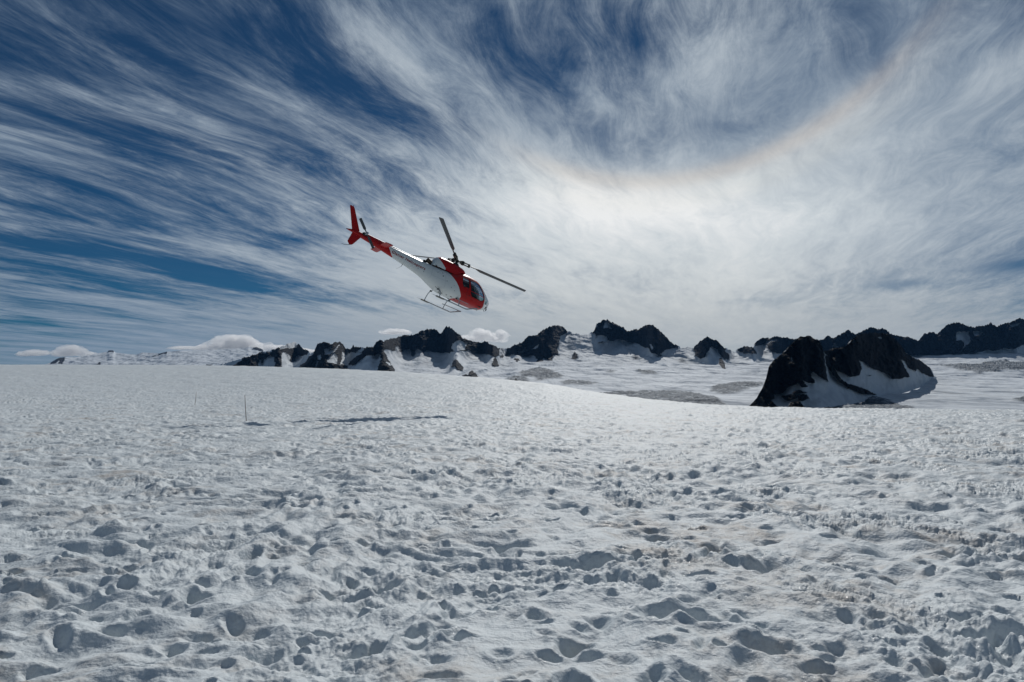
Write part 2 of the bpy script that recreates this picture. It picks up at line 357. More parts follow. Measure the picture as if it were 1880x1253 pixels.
# ------------------------------------------------------------------ far terrain: masks traced as outcrops of rock, steep snow and broken ice
def Tz(x0, y0, k): return lambda P_: [(x0+x*k, y0+y*k) for x, y in P_]
Z2 = Tz(400, 590, .21277); Z3 = Tz(680, 590, .17021); Z4 = Tz(920, 580, .23404); Z5 = Tz(1240, 590, .34043); Z6 = Tz(1370, 600, .19149); Z1 = Tz(80, 600, .21277); Z0 = lambda p: p
ROCK, STEEP, ICE, LIT = 1, 2, 3, 0
MAIN = [
 (STEEP, Z2([(0,390),(250,315),(390,268),(530,230),(600,203),(674,186),(684,232),(560,245),(250,330),(120,395)])),
 (ROCK, Z2([(118,398),(180,350),(250,315),(330,290),(390,280),(470,262),(530,240),(600,235),(682,228),(684,205),(700,196),(720,225),(740,240),(785,262),(775,290),(740,305),(700,290),(672,305),(660,345),(620,348),(632,295),(600,285),(562,262),(548,330),(552,412),(480,408),(498,360),(480,310),(452,288),(400,330),(382,378),(362,320),(340,400)])),
 (STEEP, Z2([(362,325),(382,378),(400,330),(452,292),(480,315),(492,360),(478,405),(345,400)])),
 (STEEP, Z2([(560,268),(600,290),(632,300),(622,345),(660,345),(640,372),(580,380),(600,412),(552,412),(550,330)])),
 (ROCK, Z2([(688,415),(720,370),(770,345),(782,308),(820,290),(835,262),(850,220),(890,188),(940,185),(985,208),(1020,180),(1042,190),(1062,180),(1085,212),(1112,245),(1090,262),(1072,262),(1066,330),(1056,380),(1075,372),(1122,382),(1120,405),(1062,402),(1052,434),(830,424)])),
 (STEEP, Z2([(922,285),(918,245),(940,228),(985,212),(960,250),(1000,245),(1050,200),(1062,198),(1010,258),(975,280),(935,292)])),
 (STEEP, Z2([(938,352),(945,318),(1000,265),(1030,285),(1034,362),(985,358)])),
 (STEEP, Z2([(855,300),(885,290),(890,330),(862,330)])), (STEEP, Z2([(832,410),(850,340),(862,345),(845,415)])),
 (ROCK, Z2([(1110,248),(1150,238),(1165,205),(1182,228),(1240,222),(1262,234),(1340,226),(1368,185),(1402,162),(1438,182),(1432,240),(1470,340),(1520,400),(1545,470),(1372,460),(1385,370),(1418,322),(1380,268),(1350,292),(1282,292),(1240,325),(1172,376),(1128,372),(1182,310),(1250,272),(1190,270),(1130,270)])),
 (STEEP, Z2([(1085,432),(1120,420),(1135,385),(1190,372),(1250,340),(1284,296),(1350,296),(1382,272),(1416,322),(1385,370),(1376,460)])),
 (STEEP, Z2([(1195,268),(1240,232),(1275,234),(1240,268)])), 
 (ROCK, Z3([(140,222),(200,205),(350,170),(380,153),(430,155),(500,145),(550,108),(620,93),(690,86),(735,125),(757,142),(800,83),(820,53),(850,60),(900,105),(960,148),(990,188),(1050,204),(1110,226),(1180,236),(1230,222),(1262,236),(1330,265),(1392,300),(1388,372),(1340,390),(1270,360),(1190,352),(1130,342),(1080,322),(1010,318),(930,320),(860,335),(760,346),(680,340),(600,315),(572,345),(545,325),(512,300),(480,335),(460,398),(440,370),(432,300),(370,305),(342,338),(270,322),(140,300)])),
 (STEEP, Z3([(268,322),(272,280),(300,262),(318,290),(310,330)])), (STEEP, Z3([(360,335),(370,300),(432,296),(440,345),(405,350)])),
 (STEEP, Z3([(470,392),(490,335),(518,302),(560,335),(578,352),(525,402)])),
 (ROCK, Z3([(445,300),(480,290),(485,340),(462,395),(440,365)])),
 (STEEP, Z3([(880,295),(888,240),(960,203),(1042,242),(1022,305),(930,322),(890,318)])), (LIT, Z3([(905,292),(962,238),(985,292)])),
 (ROCK, Z3([(100,205),(140,222),(132,300),(190,400),(240,480),(285,578),(70,572),(108,430),(130,400),(75,320),(0,345),(0,290),(45,280),(70,230)])),
 (LIT, Z3([(155,440),(190,430),(235,475),(215,475)])),
 (STEEP, Z3([(1015,320),(1100,322),(1075,390),(1000,485),(960,500),(980,440)])),
 (STEEP, Z3([(870,495),(912,480),(1000,525),(960,560),(935,590),(850,592)])),
 (ROCK, Z3([(870,492),(890,440),(912,408),(945,418),(972,462),(1002,498),(995,530),(945,522),(912,488)])),
 (ROCK, Z3([(988,602),(1000,572),(1058,580),(1075,545),(1092,530),(1132,560),(1167,605),(1100,637),(1005,632)])),
 (STEEP, Z3([(1250,480),(1262,375),(1330,380),(1312,480),(1385,482),(1335,525),(1296,560),(1290,500)])),
 (ROCK, Z3([(1308,472),(1330,410),(1346,388),(1370,430),(1388,480),(1330,492)])),
 (ROCK, Z3([(1452,362),(1470,318),(1490,302),(1522,340),(1512,366)])), (ROCK, Z3([(1548,408),(1600,402),(1616,438),(1570,436)])), (ROCK, Z3([(1400,380),(1440,372),(1430,395),(1405,400)])),
 (ROCK, Z4([(30,302),(60,263),(110,230),(140,222),(170,208),(200,168),(280,158),(320,118),(380,88),(430,76),(480,88),(522,128),(490,148),(470,150),(460,200),(440,262),(452,300),(410,315),(400,345),(370,352),(350,330),(330,330),(330,372),(270,366),(290,345),(240,345),(200,322),(150,302),(80,305)])),
 (STEEP, Z4([(132,296),(160,272),(192,250),(202,265),(165,298)])), (STEEP, Z4([(198,322),(225,310),(250,312),(282,335),(240,346)])), (STEEP, Z4([(240,262),(300,224),(288,252),(262,264)])),
 (ROCK, Z4([(548,345),(565,305),(578,276),(592,300),(602,325),(580,346)])), (ROCK, Z4([(370,356),(380,330),(395,322),(412,358)])), (ROCK, Z4([(98,342),(140,338),(152,362),(110,358)])),
 (ROCK, Z4([(688,142),(735,118),(752,68),(800,36),(842,36),(860,58),(902,68),(950,93),(1000,130),(1050,110),(1076,114),(1110,88),(1140,71),(1192,78),(1242,118),(1300,178),(1352,225),(1402,252),(1330,258),(1290,268),(1280,312),(1250,328),(1230,310),(1200,302),(1170,292),(1160,260),(1100,240),(1060,215),(1000,210),(930,186),(880,202),(830,190),(780,200),(740,192),(738,142)])),
 (STEEP, Z4([(800,96),(812,60),(826,44),(850,60),(852,82),(872,108),(835,95)])), (STEEP, Z4([(740,155),(790,150),(830,162),(835,190),(780,198),(740,192)])),
 (STEEP, Z4([(740,205),(780,204),(840,195),(880,206),(940,192),(1000,215),(1060,230),(1110,250),(1160,290),(1210,308),(1255,330),(1200,352),(1150,322),(1100,292),(1030,245),(960,235),(872,236),(842,280),(780,292),(742,282)])),
 (STEEP, Z4([(1160,218),(1175,220),(1195,262),(1180,268)])), (STEEP, Z4([(1255,300),(1285,270),(1330,260),(1300,300),(1270,325)])),
 (ROCK, Z4([(755,205),(800,198),(830,202),(770,212)])),
 (STEEP, Z4([(1510,300),(1600,290),(1640,248),(1700,270),(1722,350),(1680,392),(1600,390),(1530,342)])),
 (ROCK, Z4([(1508,260),(1550,215),(1598,180),(1622,166),(1650,188),(1702,204),(1750,255),(1775,290),(1795,310),(1782,346),(1740,336),(1715,300),(1700,262),(1650,242),(1612,290),(1600,320),(1562,342),(1522,305)])),
 (ROCK, Z4([(1712,395),(1712,335),(1728,332),(1750,370),(1764,420),(1740,418)])),
 (ROCK, Z5([(325,160),(370,138),(420,142),(442,175),(380,172)])), (ROCK, Z5([(423,135),(440,108),(480,90),(552,83),(642,98),(655,140),(600,170),(560,176),(508,162),(490,132),(520,112),(550,105),(545,98),(510,102),(470,128)])),
 (STEEP, Z5([(378,172),(436,172),(452,220),(410,228)])), (STEEP, Z5([(488,175),(560,176),(600,172),(530,218),(500,205)])),
 (ROCK, Z5([(640,98),(705,105),(780,105),(830,76),(850,93),(900,68),(930,51),(980,70),(1050,36),(1120,40),(1160,68),(1250,88),(1312,110),(1340,73),(1390,60),(1410,73),(1460,23),(1520,8),(1600,33),(1670,23),(1700,6),(1730,28),(1800,8),(1860,-12),(1900,-5),(3500,-60),(3500,150),(1890,150),(1640,172),(1500,180),(1280,186),(640,186)])),
 (STEEP, Z5([(1515,55),(1580,58),(1592,108),(1545,155),(1560,120),(1542,100),(1515,105)])), (STEEP, Z5([(1605,55),(1655,50),(1652,75),(1612,82)])), (STEEP, Z5([(1802,22),(1862,5),(1850,25),(1812,32)])), (STEEP, Z5([(1482,130),(1500,108),(1504,118)])),
 (STEEP, Z5([(1610,172),(1690,155),(1720,162),(1770,145),(1830,150),(1880,125),(1900,120),(3500,110),(3500,172)])), (STEEP, Z5([(845,140),(855,120),(882,142)])),
 (STEEP, Z4([(545,222),(600,212),(660,218),(705,235),(738,275),(690,262),(620,250),(560,258)])), (STEEP, Z4([(1290,305),(1380,288),(1470,308),(1530,342),(1600,392),(1500,352),(1400,322),(1320,325)])), (STEEP, Z4([(1090,325),(1200,352),(1300,395),(1410,432),(1300,412),(1190,382)])),
 (STEEP, Z4([(480,170),(560,160),(640,178),(560,172)])), (STEEP, Z4([(600,300),(700,300),(860,330),(760,325)])), (STEEP, Z4([(330,470),(480,482),(560,505),(420,500)])), (STEEP, Z4([(840,235),(900,232),(960,240),(900,246)])),
 (STEEP, Z3([(480,345),(560,350),(760,385),(860,400),(700,397),(560,378)])), (STEEP, Z3([(200,420),(300,440),(400,462),(300,470),(240,450)])), (STEEP, Z3([(1130,525),(1230,500),(1285,515),(1225,560),(1180,592),(1150,562)])), (STEEP, Z3([(430,500),(560,500),(640,520),(520,515)])),
 (STEEP, Z5([(1400,300),(1560,285),(1700,295),(1890,300),(1890,312),(1700,305),(1560,298)])), (STEEP, Z5([(290,175),(340,200),(420,232),(340,215)])), (STEEP, Z5([(0,185),(60,190),(105,222),(50,208)])),
 # broken ice
 (ICE, Z4([(150,445),(220,425),(300,415),(400,430),(480,465),(480,485),(400,500),(300,512),(230,470),(160,470)])), (ICE, Z4([(40,492),(110,478),(200,485),(230,530),(130,547),(60,525)])), (ROCK, Z4([(108,522),(118,488),(135,512),(125,536)])),
 (ICE, Z4([(460,518),(560,510),(650,518),(760,530),(700,538),(500,537)])), (ICE, Z4([(1050,435),(1180,430),(1235,462),(1100,458)])), (ICE, Z4([(820,440),(890,440),(880,452),(830,452)])), (ICE, Z4([(1020,320),(1080,310),(1090,350),(1040,355)])), (ICE, Z4([(1390,340),(1440,335),(1450,365),(1400,372)])),
 (ICE, [(1075,722),(1130,716),(1250,718),(1310,727),(1335,745),(1330,760),(1150,760)]), (ICE, Z5([(185,372),(240,340),(300,330),(350,322),(480,326),(440,365),(340,380),(260,395)])),
 (ICE, Z5([(1380,242),(1480,232),(1600,230),(1750,223),(1890,228),(1890,262),(1780,262),(1640,285),(1560,262)])), (ICE, Z5([(740,480),(790,420),(860,380),(950,388),(1100,418),(1280,468),(1300,490)])), (ICE, Z5([(1820,430),(1890,400),(1890,445)])),
]
RIDGE = [(-900,672),(380,674)] + Z2([(0,388),(60,370),(250,313),(330,288),(390,268),(470,250),(530,230),(600,203),(672,185),(682,215),(690,200),(700,196),(712,215),(735,240),(760,246),(785,262),(800,288),(830,268),(850,218),(868,200),(890,188),(915,183),(940,185),(960,195),(980,209),(1000,196),(1020,180),(1040,190),(1060,181),(1085,212),(1100,238),(1130,245),(1150,238),(1165,205),(1180,228),(1240,223),(1260,233),(1340,226),(1368,185),(1400,161),(1435,180)]) \
 + Z3([(150,213),(250,190),(350,168),(380,153),(430,156),(500,143),(550,108),(580,106),(620,93),(650,95),(690,86),(715,98),(730,120),(755,140),(775,118),(800,83),(820,53),(835,66),(850,60),(900,103),(960,148),(990,183),(1050,203),(1110,223),(1180,234),(1200,236),(1212,222),(1222,234),(1235,218),(1245,236),(1260,232),(1290,250),(1330,263),(1380,290),(1450,300),(1488,300)]) \
 + Z4([(60,263),(110,228),(140,224),(145,212),(155,222),(170,208),(200,168),(235,165),(280,158),(320,118),(350,108),(380,88),(410,84),(430,76),(480,88),(520,124),(560,142),(640,150),(690,144),(720,129),(735,118),(750,68),(775,52),(800,36),(840,36),(860,58),(900,68),(950,93),(1000,128),(1050,110),(1075,113),(1110,88),(1140,71),(1190,78),(1240,118),(1300,178),(1350,223),(1390,243),(1400,252),(1425,255),(1428,246),(1435,254),(1480,254),(1510,253),(1550,213),(1600,178),(1620,166),(1650,188),(1675,192),(1700,203),(1750,253),(1800,280),(1840,290)]) \
 + Z5([(330,158),(370,138),(420,143),(440,108),(480,90),(515,94),(550,83),(580,92),(640,98),(700,104),(780,103),(815,90),(830,76),(840,92),(850,93),(880,80),(900,68),(930,51),(955,66),(980,70),(1010,55),(1050,36),(1085,42),(1120,40),(1160,68),(1200,82),(1250,88),(1310,108),(1340,73),(1365,64),(1390,60),(1410,73),(1440,45),(1460,23),(1520,8),(1560,22),(1600,33),(1640,30),(1670,23),(1690,18),(1700,6),(1712,18),(1730,28),(1760,20),(1800,8),(1860,-12),(1890,-5),(1960,-30),(2050,5),(2200,-25),(2400,20),(2700,-10),(3300,30)])
FARL = [
 (ROCK, Z1([(40,325),(100,290),(140,268),(190,266),(160,325),(125,322),(150,290),(100,322)])), (ROCK, Z1([(550,218),(565,206),(600,207),(606,222),(585,218)])), (ROCK, Z1([(458,330),(488,300),(500,330)])), (ROCK, Z1([(425,238),(470,222),(465,230)])),
 (ROCK, Z1([(800,246),(850,225),(865,226),(825,244)])), (ROCK, Z1([(915,270),(1000,240),(1060,218),(1090,222),(1050,238),(960,262)])), (ROCK, Z1([(1380,342),(1410,328),(1460,322),(1440,342)])), (ROCK, Z1([(1755,182),(1765,176),(1800,185),(1840,180),(1880,200),(1900,215),(1860,205),(1790,190)])),
 (STEEP, Z1([(930,270),(1080,225),(1200,212),(1560,205),(1480,240),(1380,250),(1450,262),(1390,300),(1200,330),(1180,345),(940,330)])),
]
RIDGEL = [(-900,671),(-300,669),(60,671),(84,669.5)] + Z1([(60,312),(100,288),(140,268),(190,264),(240,264),(330,262),(400,250),(470,232),(550,218),(565,205),(600,206),(620,224),(740,240),(800,244),(850,224),(920,228),(1000,234),(1060,217),(1090,217),(1180,208),(1300,204),(1500,196),(1640,190),(1740,188),(1765,175),(1800,183),(1840,178),(1880,192),(1910,215),(1960,250),(2200,330)]) + [(700, 690)]

def inpoly(px, py, poly):
    r = np.zeros(px.shape, bool); xs = [p[0] for p in poly]; ys = [p[1] for p in poly]
    m = (px > min(xs)) & (px < max(xs)) & (py > min(ys)) & (py < max(ys))
    if not m.any(): return r
    x = px[m]; y = py[m]; s = np.zeros(x.shape, bool); j = len(poly)-1
    for i in range(len(poly)):
        yi, yj, xi, xj = ys[i], ys[j], xs[i], xs[j]
        if yi != yj: s ^= ((yi > y) != (yj > y)) & (x < (xj-xi)*(y-yi)/(yj-yi)+xi)
        j = i
    r[m] = s; return r
def gblur(a, s, ax):
    k = int(3*s)+1; w = np.exp(-0.5*(np.arange(-k, k+1)/s)**2); w /= w.sum()
    pad = [(0, 0), (0, 0)]; pad[ax] = (k, k); b_ = np.pad(a, pad, mode='edge'); o = 0
    for i, ww in enumerate(w): o = o + ww*(b_[:, i:i+a.shape[1]] if ax == 1 else b_[i:i+a.shape[0]])
    return o
def sheet(name, mat, px, ridge, bottom, nrow, polys, D0, g_lit, g_rock, g_steep, jag=3.2, blur=5, back=900, relief=1.0, apron=True, foot=None, seed=100):
    """a terrain sheet: columns by azimuth, rows climb from the glacier floor to the skyline; its distance grows at a rate set by how steep the ground is"""
    rx = np.array([p[0] for p in ridge]); ry = np.array([p[1] for p in ridge])
    yr = np.interp(px, rx, ry) + jag*(fbm(px/7.0, px*0+3.3, 4, 0.75, seed)-0.8*np.clip(fbm(px/4.0, px*0+8.3, 2, 0.6, seed+3, True)-0.1, 0, 1)) * (1 if jag else 0)
    yb = np.full(px.shape, bottom, float) if foot is None else np.interp(px, [p[0] for p in foot], [p[1] for p in foot])
    yb = np.maximum(yb, yr+0.3)
    t = np.linspace(0, 1, nrow)[:, None]
    if foot is None:
        n0 = int(nrow*0.42); ym = min(bottom-20, 684.0) if bottom > 740 else bottom-4
        lo = bottom + (ym-bottom)*np.linspace(0, 1, n0)[:, None] + 0*yr[None]
        s = np.linspace(0, 1, nrow-n0+1)[1:, None]; ys = gblur(yr[None], 28, 1)[0]; ys = np.minimum(ys, ym-1.0); yc = np.minimum(yr, ym-0.5)
        PY = np.concatenate([lo, ym - s*(ym-ys)[None] - s**4*(ys-yc)[None]])
        PY = np.minimum.accumulate(PY - np.arange(nrow)[:, None]*1e-4, 0)
    else:
        PY = yb[None]*(1-t) + yr[None]*t
    PX = px[None]+0*t
    qx = PX + 3.6*fbm(PX/9, PY/6, 5, 0.68, seed+1); qy = PY + 2.6*fbm(PX/8+50, PY/5, 5, 0.68, seed+6)
    qy = np.maximum(qy, (np.interp(px, rx, ry)+2.4)[None]) if foot is None else np.maximum(qy, (np.interp(px, rx, ry)+1.0)[None])
    cls = np.zeros(PX.shape, int)
    for c, pl in polys:
        cls[inpoly(qx, qy, pl)] = c
    rock = (cls == ROCK).astype(float); steep = (cls == STEEP).astype(float); ice = (cls == ICE).astype(float)
    Dk = D0(PX, PY)                                    # metres per pixel for open snow
    gs = gblur(steep, 2.0, 1); gr = gblur(rock, 1.5, 1)
    dpy = -np.diff(PY, axis=0); inc = g_lit(PX, PY)
    inc = np.diff(inc, axis=0); gsm = 0.5*(gs[1:]+gs[:-1]); grm = 0.5*(gr[1:]+gr[:-1])
    inc = inc*(1-gsm)+g_steep(PX, PY)[1:]*dpy*gsm; inc = inc*(1-grm)+g_rock(PX, PY)[1:]*dpy*grm
    Dm = np.empty_like(PY); Dm[0] = Dk[0]
    for i in range(1, nrow): Dm[i] = Dm[i-1] + inc[i-1]
    Dm = gblur(Dm, blur, 1)
    # relief pushed along the line of sight: buttresses and gullies in rock, wind forms on snow
    wxm = PX*Dm/F; zz = PY*Dm/F
    k = Dm/4500.0; L = np.maximum(k, 0.22)
    zz = (670-PY)*Dm/F
    rr = fbm(wxm/(110.0*L)+zz/(300*L), zz/(170.0*L), 6, 0.6, seed+20, True)
    r2 = fbm((wxm+zz*0.6)/(30.0*L), (zz-wxm*0.35)/(24.0*L), 5, 0.65, seed+30, True)
    srock = gblur(rock, 0.9, 1)
    Dm = Dm - relief*srock*(rr*80+r2*34)*np.maximum(k, 0.30)
    sn = fbm(wxm/420.0, Dm/520.0, 4, 0.5, seed+40)
    e = (626.5-PY)/F; el = (ST+e*CT)/(CT-e*ST)
    xw = (PX-940)/F/(CT-e*ST)*Dm; zw = el*Dm
    zw = zw + (1-srock)*(1-gs*0.6)*((sn*24.0+13*fbm(wxm/130.0, Dm/300.0, 3, 0.5, seed+45))*np.minimum(k, 1)) * sstep(0, 14, PY[:1]-PY)*sstep(0, 5, PY-PY[-1:])
    ic = gblur(ice, 2.0, 1)
    cr = fbm(xw/24.0+Dm/60, Dm/26.0, 5, 0.7, seed+50, True)
    zw = zw + ic*(cr*13.0*np.maximum(k, 0.3))
    rows_ = [np.stack([xw, Dm, zw], -1)]
    if apron is not None:
        last = np.stack([xw[-1], Dm[-1], zw[-1]], -1)
        bk = []
        for q, dzz in ((0.06, 0.10), (0.2, 0.3), (0.5, 0.7), (1.0, 1.15)):
            s_ = (Dm[-1]+back*q)/Dm[-1]
            dep = np.clip(last[:, 2]-np.minimum(last[:, 2]-back*0.1, -40), 0, None)
            n_ = fbm(xw[-1]/120, np.full_like(xw[-1], q*7), 4, 0.55, seed+60)*back*0.05
            bk.append(np.stack([last[:, 0]*s_, Dm[-1]+back*q+n_, last[:, 2]-dep*dzz*0.8+n_*0.3], -1))
        rows_.append(np.stack(bk))
    if apron:
        f = rows_[0][0].copy(); f2 = f.copy(); f2[:, 1] = 300; f2[:, 0] = f[:, 0]*300/f[:, 1]; f2[:, 2] = -80
        rows_.insert(0, f2[None])
    P_ = np.concatenate(rows_); P_[..., 2] += EYE
    def ext(a, vb=None):
        o = a
        if apron is not None: o = np.concatenate([o, np.repeat(o[-1:], 4, 0)])
        if apron: o = np.concatenate([o[:1], o])
        return o
    ob = grid_mesh(name, P_, mat, {'rock': ext(rock), 'ice': ext(ic), 'steep': ext(steep)}); ob['kind'] = 'structure'
    return ob

# ------------------------------------------------------------------ mountain material: snow with dark schist where the ground is rock
mt_m, n, b, _ = new_mat("alpine_rock_and_snow")
oc = objco(n); rk = attr(n, 'rock'); ic_ = attr(n, 'ice')
m1 = noise(n, oc, 0.014, 9, 0.72)
rkm = (rk*0.86 + (0.5-m1)*1.1 + 0.02).ss(0.40, 0.56)
mp = n.nodes.new('ShaderNodeMapping'); mp.inputs['Scale'].default_value = (1, 1, 0.3); n.links.new(oc, mp.inputs[0])
rn = noise(n, mp.outputs[0], 0.045, 9, 0.78, 0.4)
rcol = mixc(n, rn.ss(0.40, 0.64), (0.003, 0.006, 0.012), (0.034, 0.042, 0.052))
sn_ = noise(n, oc, 0.02, 6, 0.6)
scol = mixc(n, sn_.ss(0.4, 0.7)*0.4, (0.55, 0.60, 0.645), (0.40, 0.455, 0.51))
icn = noise(n, oc, 0.05, 8, 0.8, 0.5).ss(0.34, 0.50)
scol = mixc(n, ic_*icn, scol, (0.045, 0.072, 0.10))
stk = n.nodes.new('ShaderNodeMapping'); stk.inputs['Scale'].default_value = (0.35, 0.12, 1); n.links.new(oc, stk.inputs[0])
fr_ = noise(n, stk.outputs[0], 0.012, 8, 0.7).ss(0.56, 0.70)
scol = mixc(n, fr_*0.5, scol, (0.28, 0.33, 0.38))
n.links.new(mixc(n, rkm, scol, rcol), b.inputs['Base Color'])
b.inputs['Roughness'].default_value = 0.8; b.inputs['Specular IOR Level'].default_value = 0.2
hh = noise(n, oc, 0.035, 10, 0.75)
mpw = n.nodes.new('ShaderNodeMapping'); mpw.inputs['Scale'].default_value = (1, 0.45, 1); n.links.new(oc, mpw.inputs[0])
hs = noise(n, mpw.outputs[0], 0.0075, 4, 0.45)
nb = bump(n, b, hh*rkm, 1.0, 45.0)
nb = bump(n, b, hs, 0.9, 120.0, nb)
n.links.new(nb, b.inputs['Normal'])

# glacier floor distance as a function of the photo row
_fy = [640, 655, 668, 680, 690, 700, 715, 730, 750, 770, 800]; _fd = [5200, 4500, 3700, 3000, 2600, 2200, 1750, 1400, 1050, 850, 700]
def Dfloor(PX, PY): return np.interp(PY, _fy, _fd)
_py = np.arange(500.0, 820.0, 0.5)                  # distance of open snow against photo row, climbing more steeply near the tops
_gg = np.interp(_py, [560, 640, 655, 668], [14, 14, 24, 46])
_tab = np.where(_py >= 668, np.interp(_py, _fy, _fd), 0.0); _k = int(np.searchsorted(_py, 668))
for _i in range(_k-1, -1, -1): _tab[_i] = _tab[_i+1] + _gg[_i]*0.5
def glit(PX, PY): return np.interp(PY, _py, _tab)
px = np.arange(380, 2330, 1.35)
sheet("mountain_range", mt_m, px, RIDGE, 800, 330, MAIN, Dfloor, glit, lambda a, c: 2.0+0*a, lambda a, c: 3.2+0*a, blur=5, back=1500, seed=100)
px = np.arange(-420, 640, 2.0)
sheet("snow_dome", mt_m, px, RIDGEL, 715, 130, FARL, lambda a, c: 5200+0*a, lambda a, c: -60*c, lambda a, c: 45+0*a, lambda a, c: 40+0*a, jag=0.5, relief=0.12, blur=6, back=2500, apron=None, seed=200)

# ------------------------------------------------------------------ the dark rock island rising from the glacier
OUT = [
 (ROCK, Z6([(20,775),(35,755),(100,688),(160,578),(190,498),(215,388),(258,328),(350,258),(408,188),(480,128),(520,96),(610,86),(702,140),(742,235),(755,330),(785,528),(742,505),(700,480),(672,455),(640,430),(622,460),(640,500),(662,542),(600,542),(540,515),(592,580),(530,582),(490,545),(390,590),(358,632),(262,652),(275,690),(232,700),(300,765),(150,775)])),
 (ROCK, Z6([(742,236),(830,212),(960,186),(1005,130),(1060,84),(1200,60),(1380,75),(1480,175),(1532,255),(1640,305),(1762,395),(1802,482),(1760,478),(1700,450),(1640,408),(1618,432),(1550,392),(1530,330),(1482,318),(1520,392),(1572,482),(1480,500),(1400,502),(1372,462),(1280,422),(1190,392),(1130,342),(1080,328),(1112,402),(1082,470),(1000,487),(940,452),(872,422),(820,352),(790,300)])),
 (ROCK, Z6([(752,268),(800,300),(822,360),(848,410),(900,490),(980,548),(1080,580),(1252,648),(1120,655),(1050,625),(1000,600),(900,532),(838,468),(770,372)])),
 (ROCK, Z6([(330,665),(400,650),(462,648),(482,690),(430,705),(380,712)])), (ROCK, Z6([(490,660),(540,648),(582,655),(608,690),(540,716),(500,705)])), (ROCK, Z6([(395,790),(415,735),(440,718),(500,715),(540,745),(575,790)])), (ROCK, Z6([(450,625),(500,603),(580,636),(450,642)])), (ROCK, Z6([(1170,470),(1210,455),(1180,476)])),
 (STEEP, Z6([(365,642),(392,595),(500,560),(600,545),(660,545),(640,435),(700,482),(788,530),(765,640),(700,680),(640,722),(606,700),(582,655),(560,650)])),
 (STEEP, Z6([(870,430),(940,455),(1000,490),(1082,472),(1112,405),(1085,335),(1140,352),(1280,425),(1400,505),(1575,485),(1540,390),(1620,435),(1652,420),(1648,560),(1420,632),(1250,645),(1080,580),(980,548)])),
 (LIT, Z6([(428,280),(445,330),(432,335)])), (LIT, Z6([(1020,125),(1045,125),(1040,155),(1025,150)])), (LIT, Z6([(1260,100),(1300,100),(1295,118)])), (LIT, Z6([(185,715),(215,712),(212,728),(188,730)])), (LIT, Z6([(1535,262),(1560,262),(1660,320),(1640,318)])),
]
OUT = [o for o in OUT if o[0] != STEEP]+[]  # rock pieces painted first ...
OUT = [(STEEP, Z6([(365,642),(392,595),(500,560),(600,545),(660,545),(640,435),(700,482),(788,530),(765,640),(700,680),(640,722),(606,700),(582,655),(560,650)])),
       (STEEP, Z6([(870,430),(940,455),(1000,490),(1082,472),(1112,405),(1085,335),(1140,352),(1280,425),(1400,505),(1575,485),(1540,390),(1620,435),(1652,420),(1648,560),(1420,632),(1250,645),(1080,580),(980,548)]))] + OUT
RIDO = Z6([(0,768),(35,755),(100,686),(160,576),(190,496),(215,386),(258,326),(350,256),(408,186),(480,126),(520,94),(560,100),(580,88),(610,86),(640,112),(702,140),(722,190),(742,233),(790,226),(830,208),(900,205),(960,184),(985,150),(1005,128),(1060,84),(1110,72),(1200,60),(1300,64),(1380,78),(1430,130),(1480,178),(1532,255),(1580,285),(1640,305),(1700,350),(1762,395),(1785,430),(1802,478),(1860,500)])
FOOTO = Z6([(0,770),(35,764),(300,800),(700,800),(1000,760),(1250,680),(1500,640),(1680,580),(1802,490),(1860,504)])
px = np.arange(1370.5, 1725, 0.9)
gD = lambda PX, PY: np.interp(PY, _fy, _fd)
sheet("rock_island", mt_m, px, RIDO, 800, 260, OUT, lambda a, c: np.interp(c, _fy, _fd)-6, lambda a, c: -3.0*c, lambda a, c: 0.62+0*a, lambda a, c: 1.3+0*a, jag=1.0, blur=5, back=420, relief=1.5, apron=None, foot=FOOTO, seed=300)
# ------------------------------------------------------------------ helicopter
HROT = [[0.7949557,-0.5401735,0.2761486],[-0.3560841,-0.0469266,0.9332749],[0.4911716,0.8402443,0.2296518]]; HT = Vector((-4.6363352, 2.4957526, 45.918639))
def tag(o, label, cat, group=None):
    o['label'] = label; o['category'] = cat
    if group: o['group'] = group
    return o
def mesh_obj(name, bm, mats, parent=None, smooth=True, angle=35):
    me = bpy.data.meshes.new(name); bm.normal_update(); bm.to_mesh(me); bm.free()
    for m in (mats if isinstance(mats, (list, tuple)) else [mats]): me.materials.append(m)
    if smooth:
        for p in me.polygons: p.use_smooth = True
        try: me.set_sharp_from_angle(angle=math.radians(angle))
        except Exception: pass
    o = bpy.data.objects.new(name, me); COL.objects.link(o)
    if parent is not None: o.parent = parent
    return o
def tube(bm, pts, r, seg=8, cap=True):
    """round bar through pts; r a number or one per point"""
    pts = [Vector(p) for p in pts]; rs_ = r if isinstance(r, (list, tuple)) else [r]*len(pts)
    rings = []; up = Vector((0.13, 0.27, 1)).normalized()
    for i, p in enumerate(pts):
        d = (pts[min(i+1, len(pts)-1)]-pts[max(i-1, 0)]).normalized()
        a = d.cross(up); 
        if a.length < 1e-3: a = d.cross(Vector((1, 0, 0)))
        a.normalize(); c = d.cross(a).normalized()
        rings.append([bm.verts.new(p + (a*math.cos(k*2*math.pi/seg)+c*math.sin(k*2*math.pi/seg))*rs_[i]) for k in range(seg)])
    for r0, r1 in zip(rings[:-1], rings[1:]):
        for k in range(seg): bm.faces.new((r0[k], r0[(k+1) % seg], r1[(k+1) % seg], r1[k]))
    if cap: bm.faces.new(rings[0][::-1]); bm.faces.new(rings[-1])
def box(bm, c, s, rot=None):
    M = Matrix.Translation(Vector(c)) @ (rot.to_4x4() if rot else Matrix.Identity(4)) @ Matrix.Diagonal((s[0], s[1], s[2], 1))
    bmesh.ops.create_cube(bm, size=1.0, matrix=M)
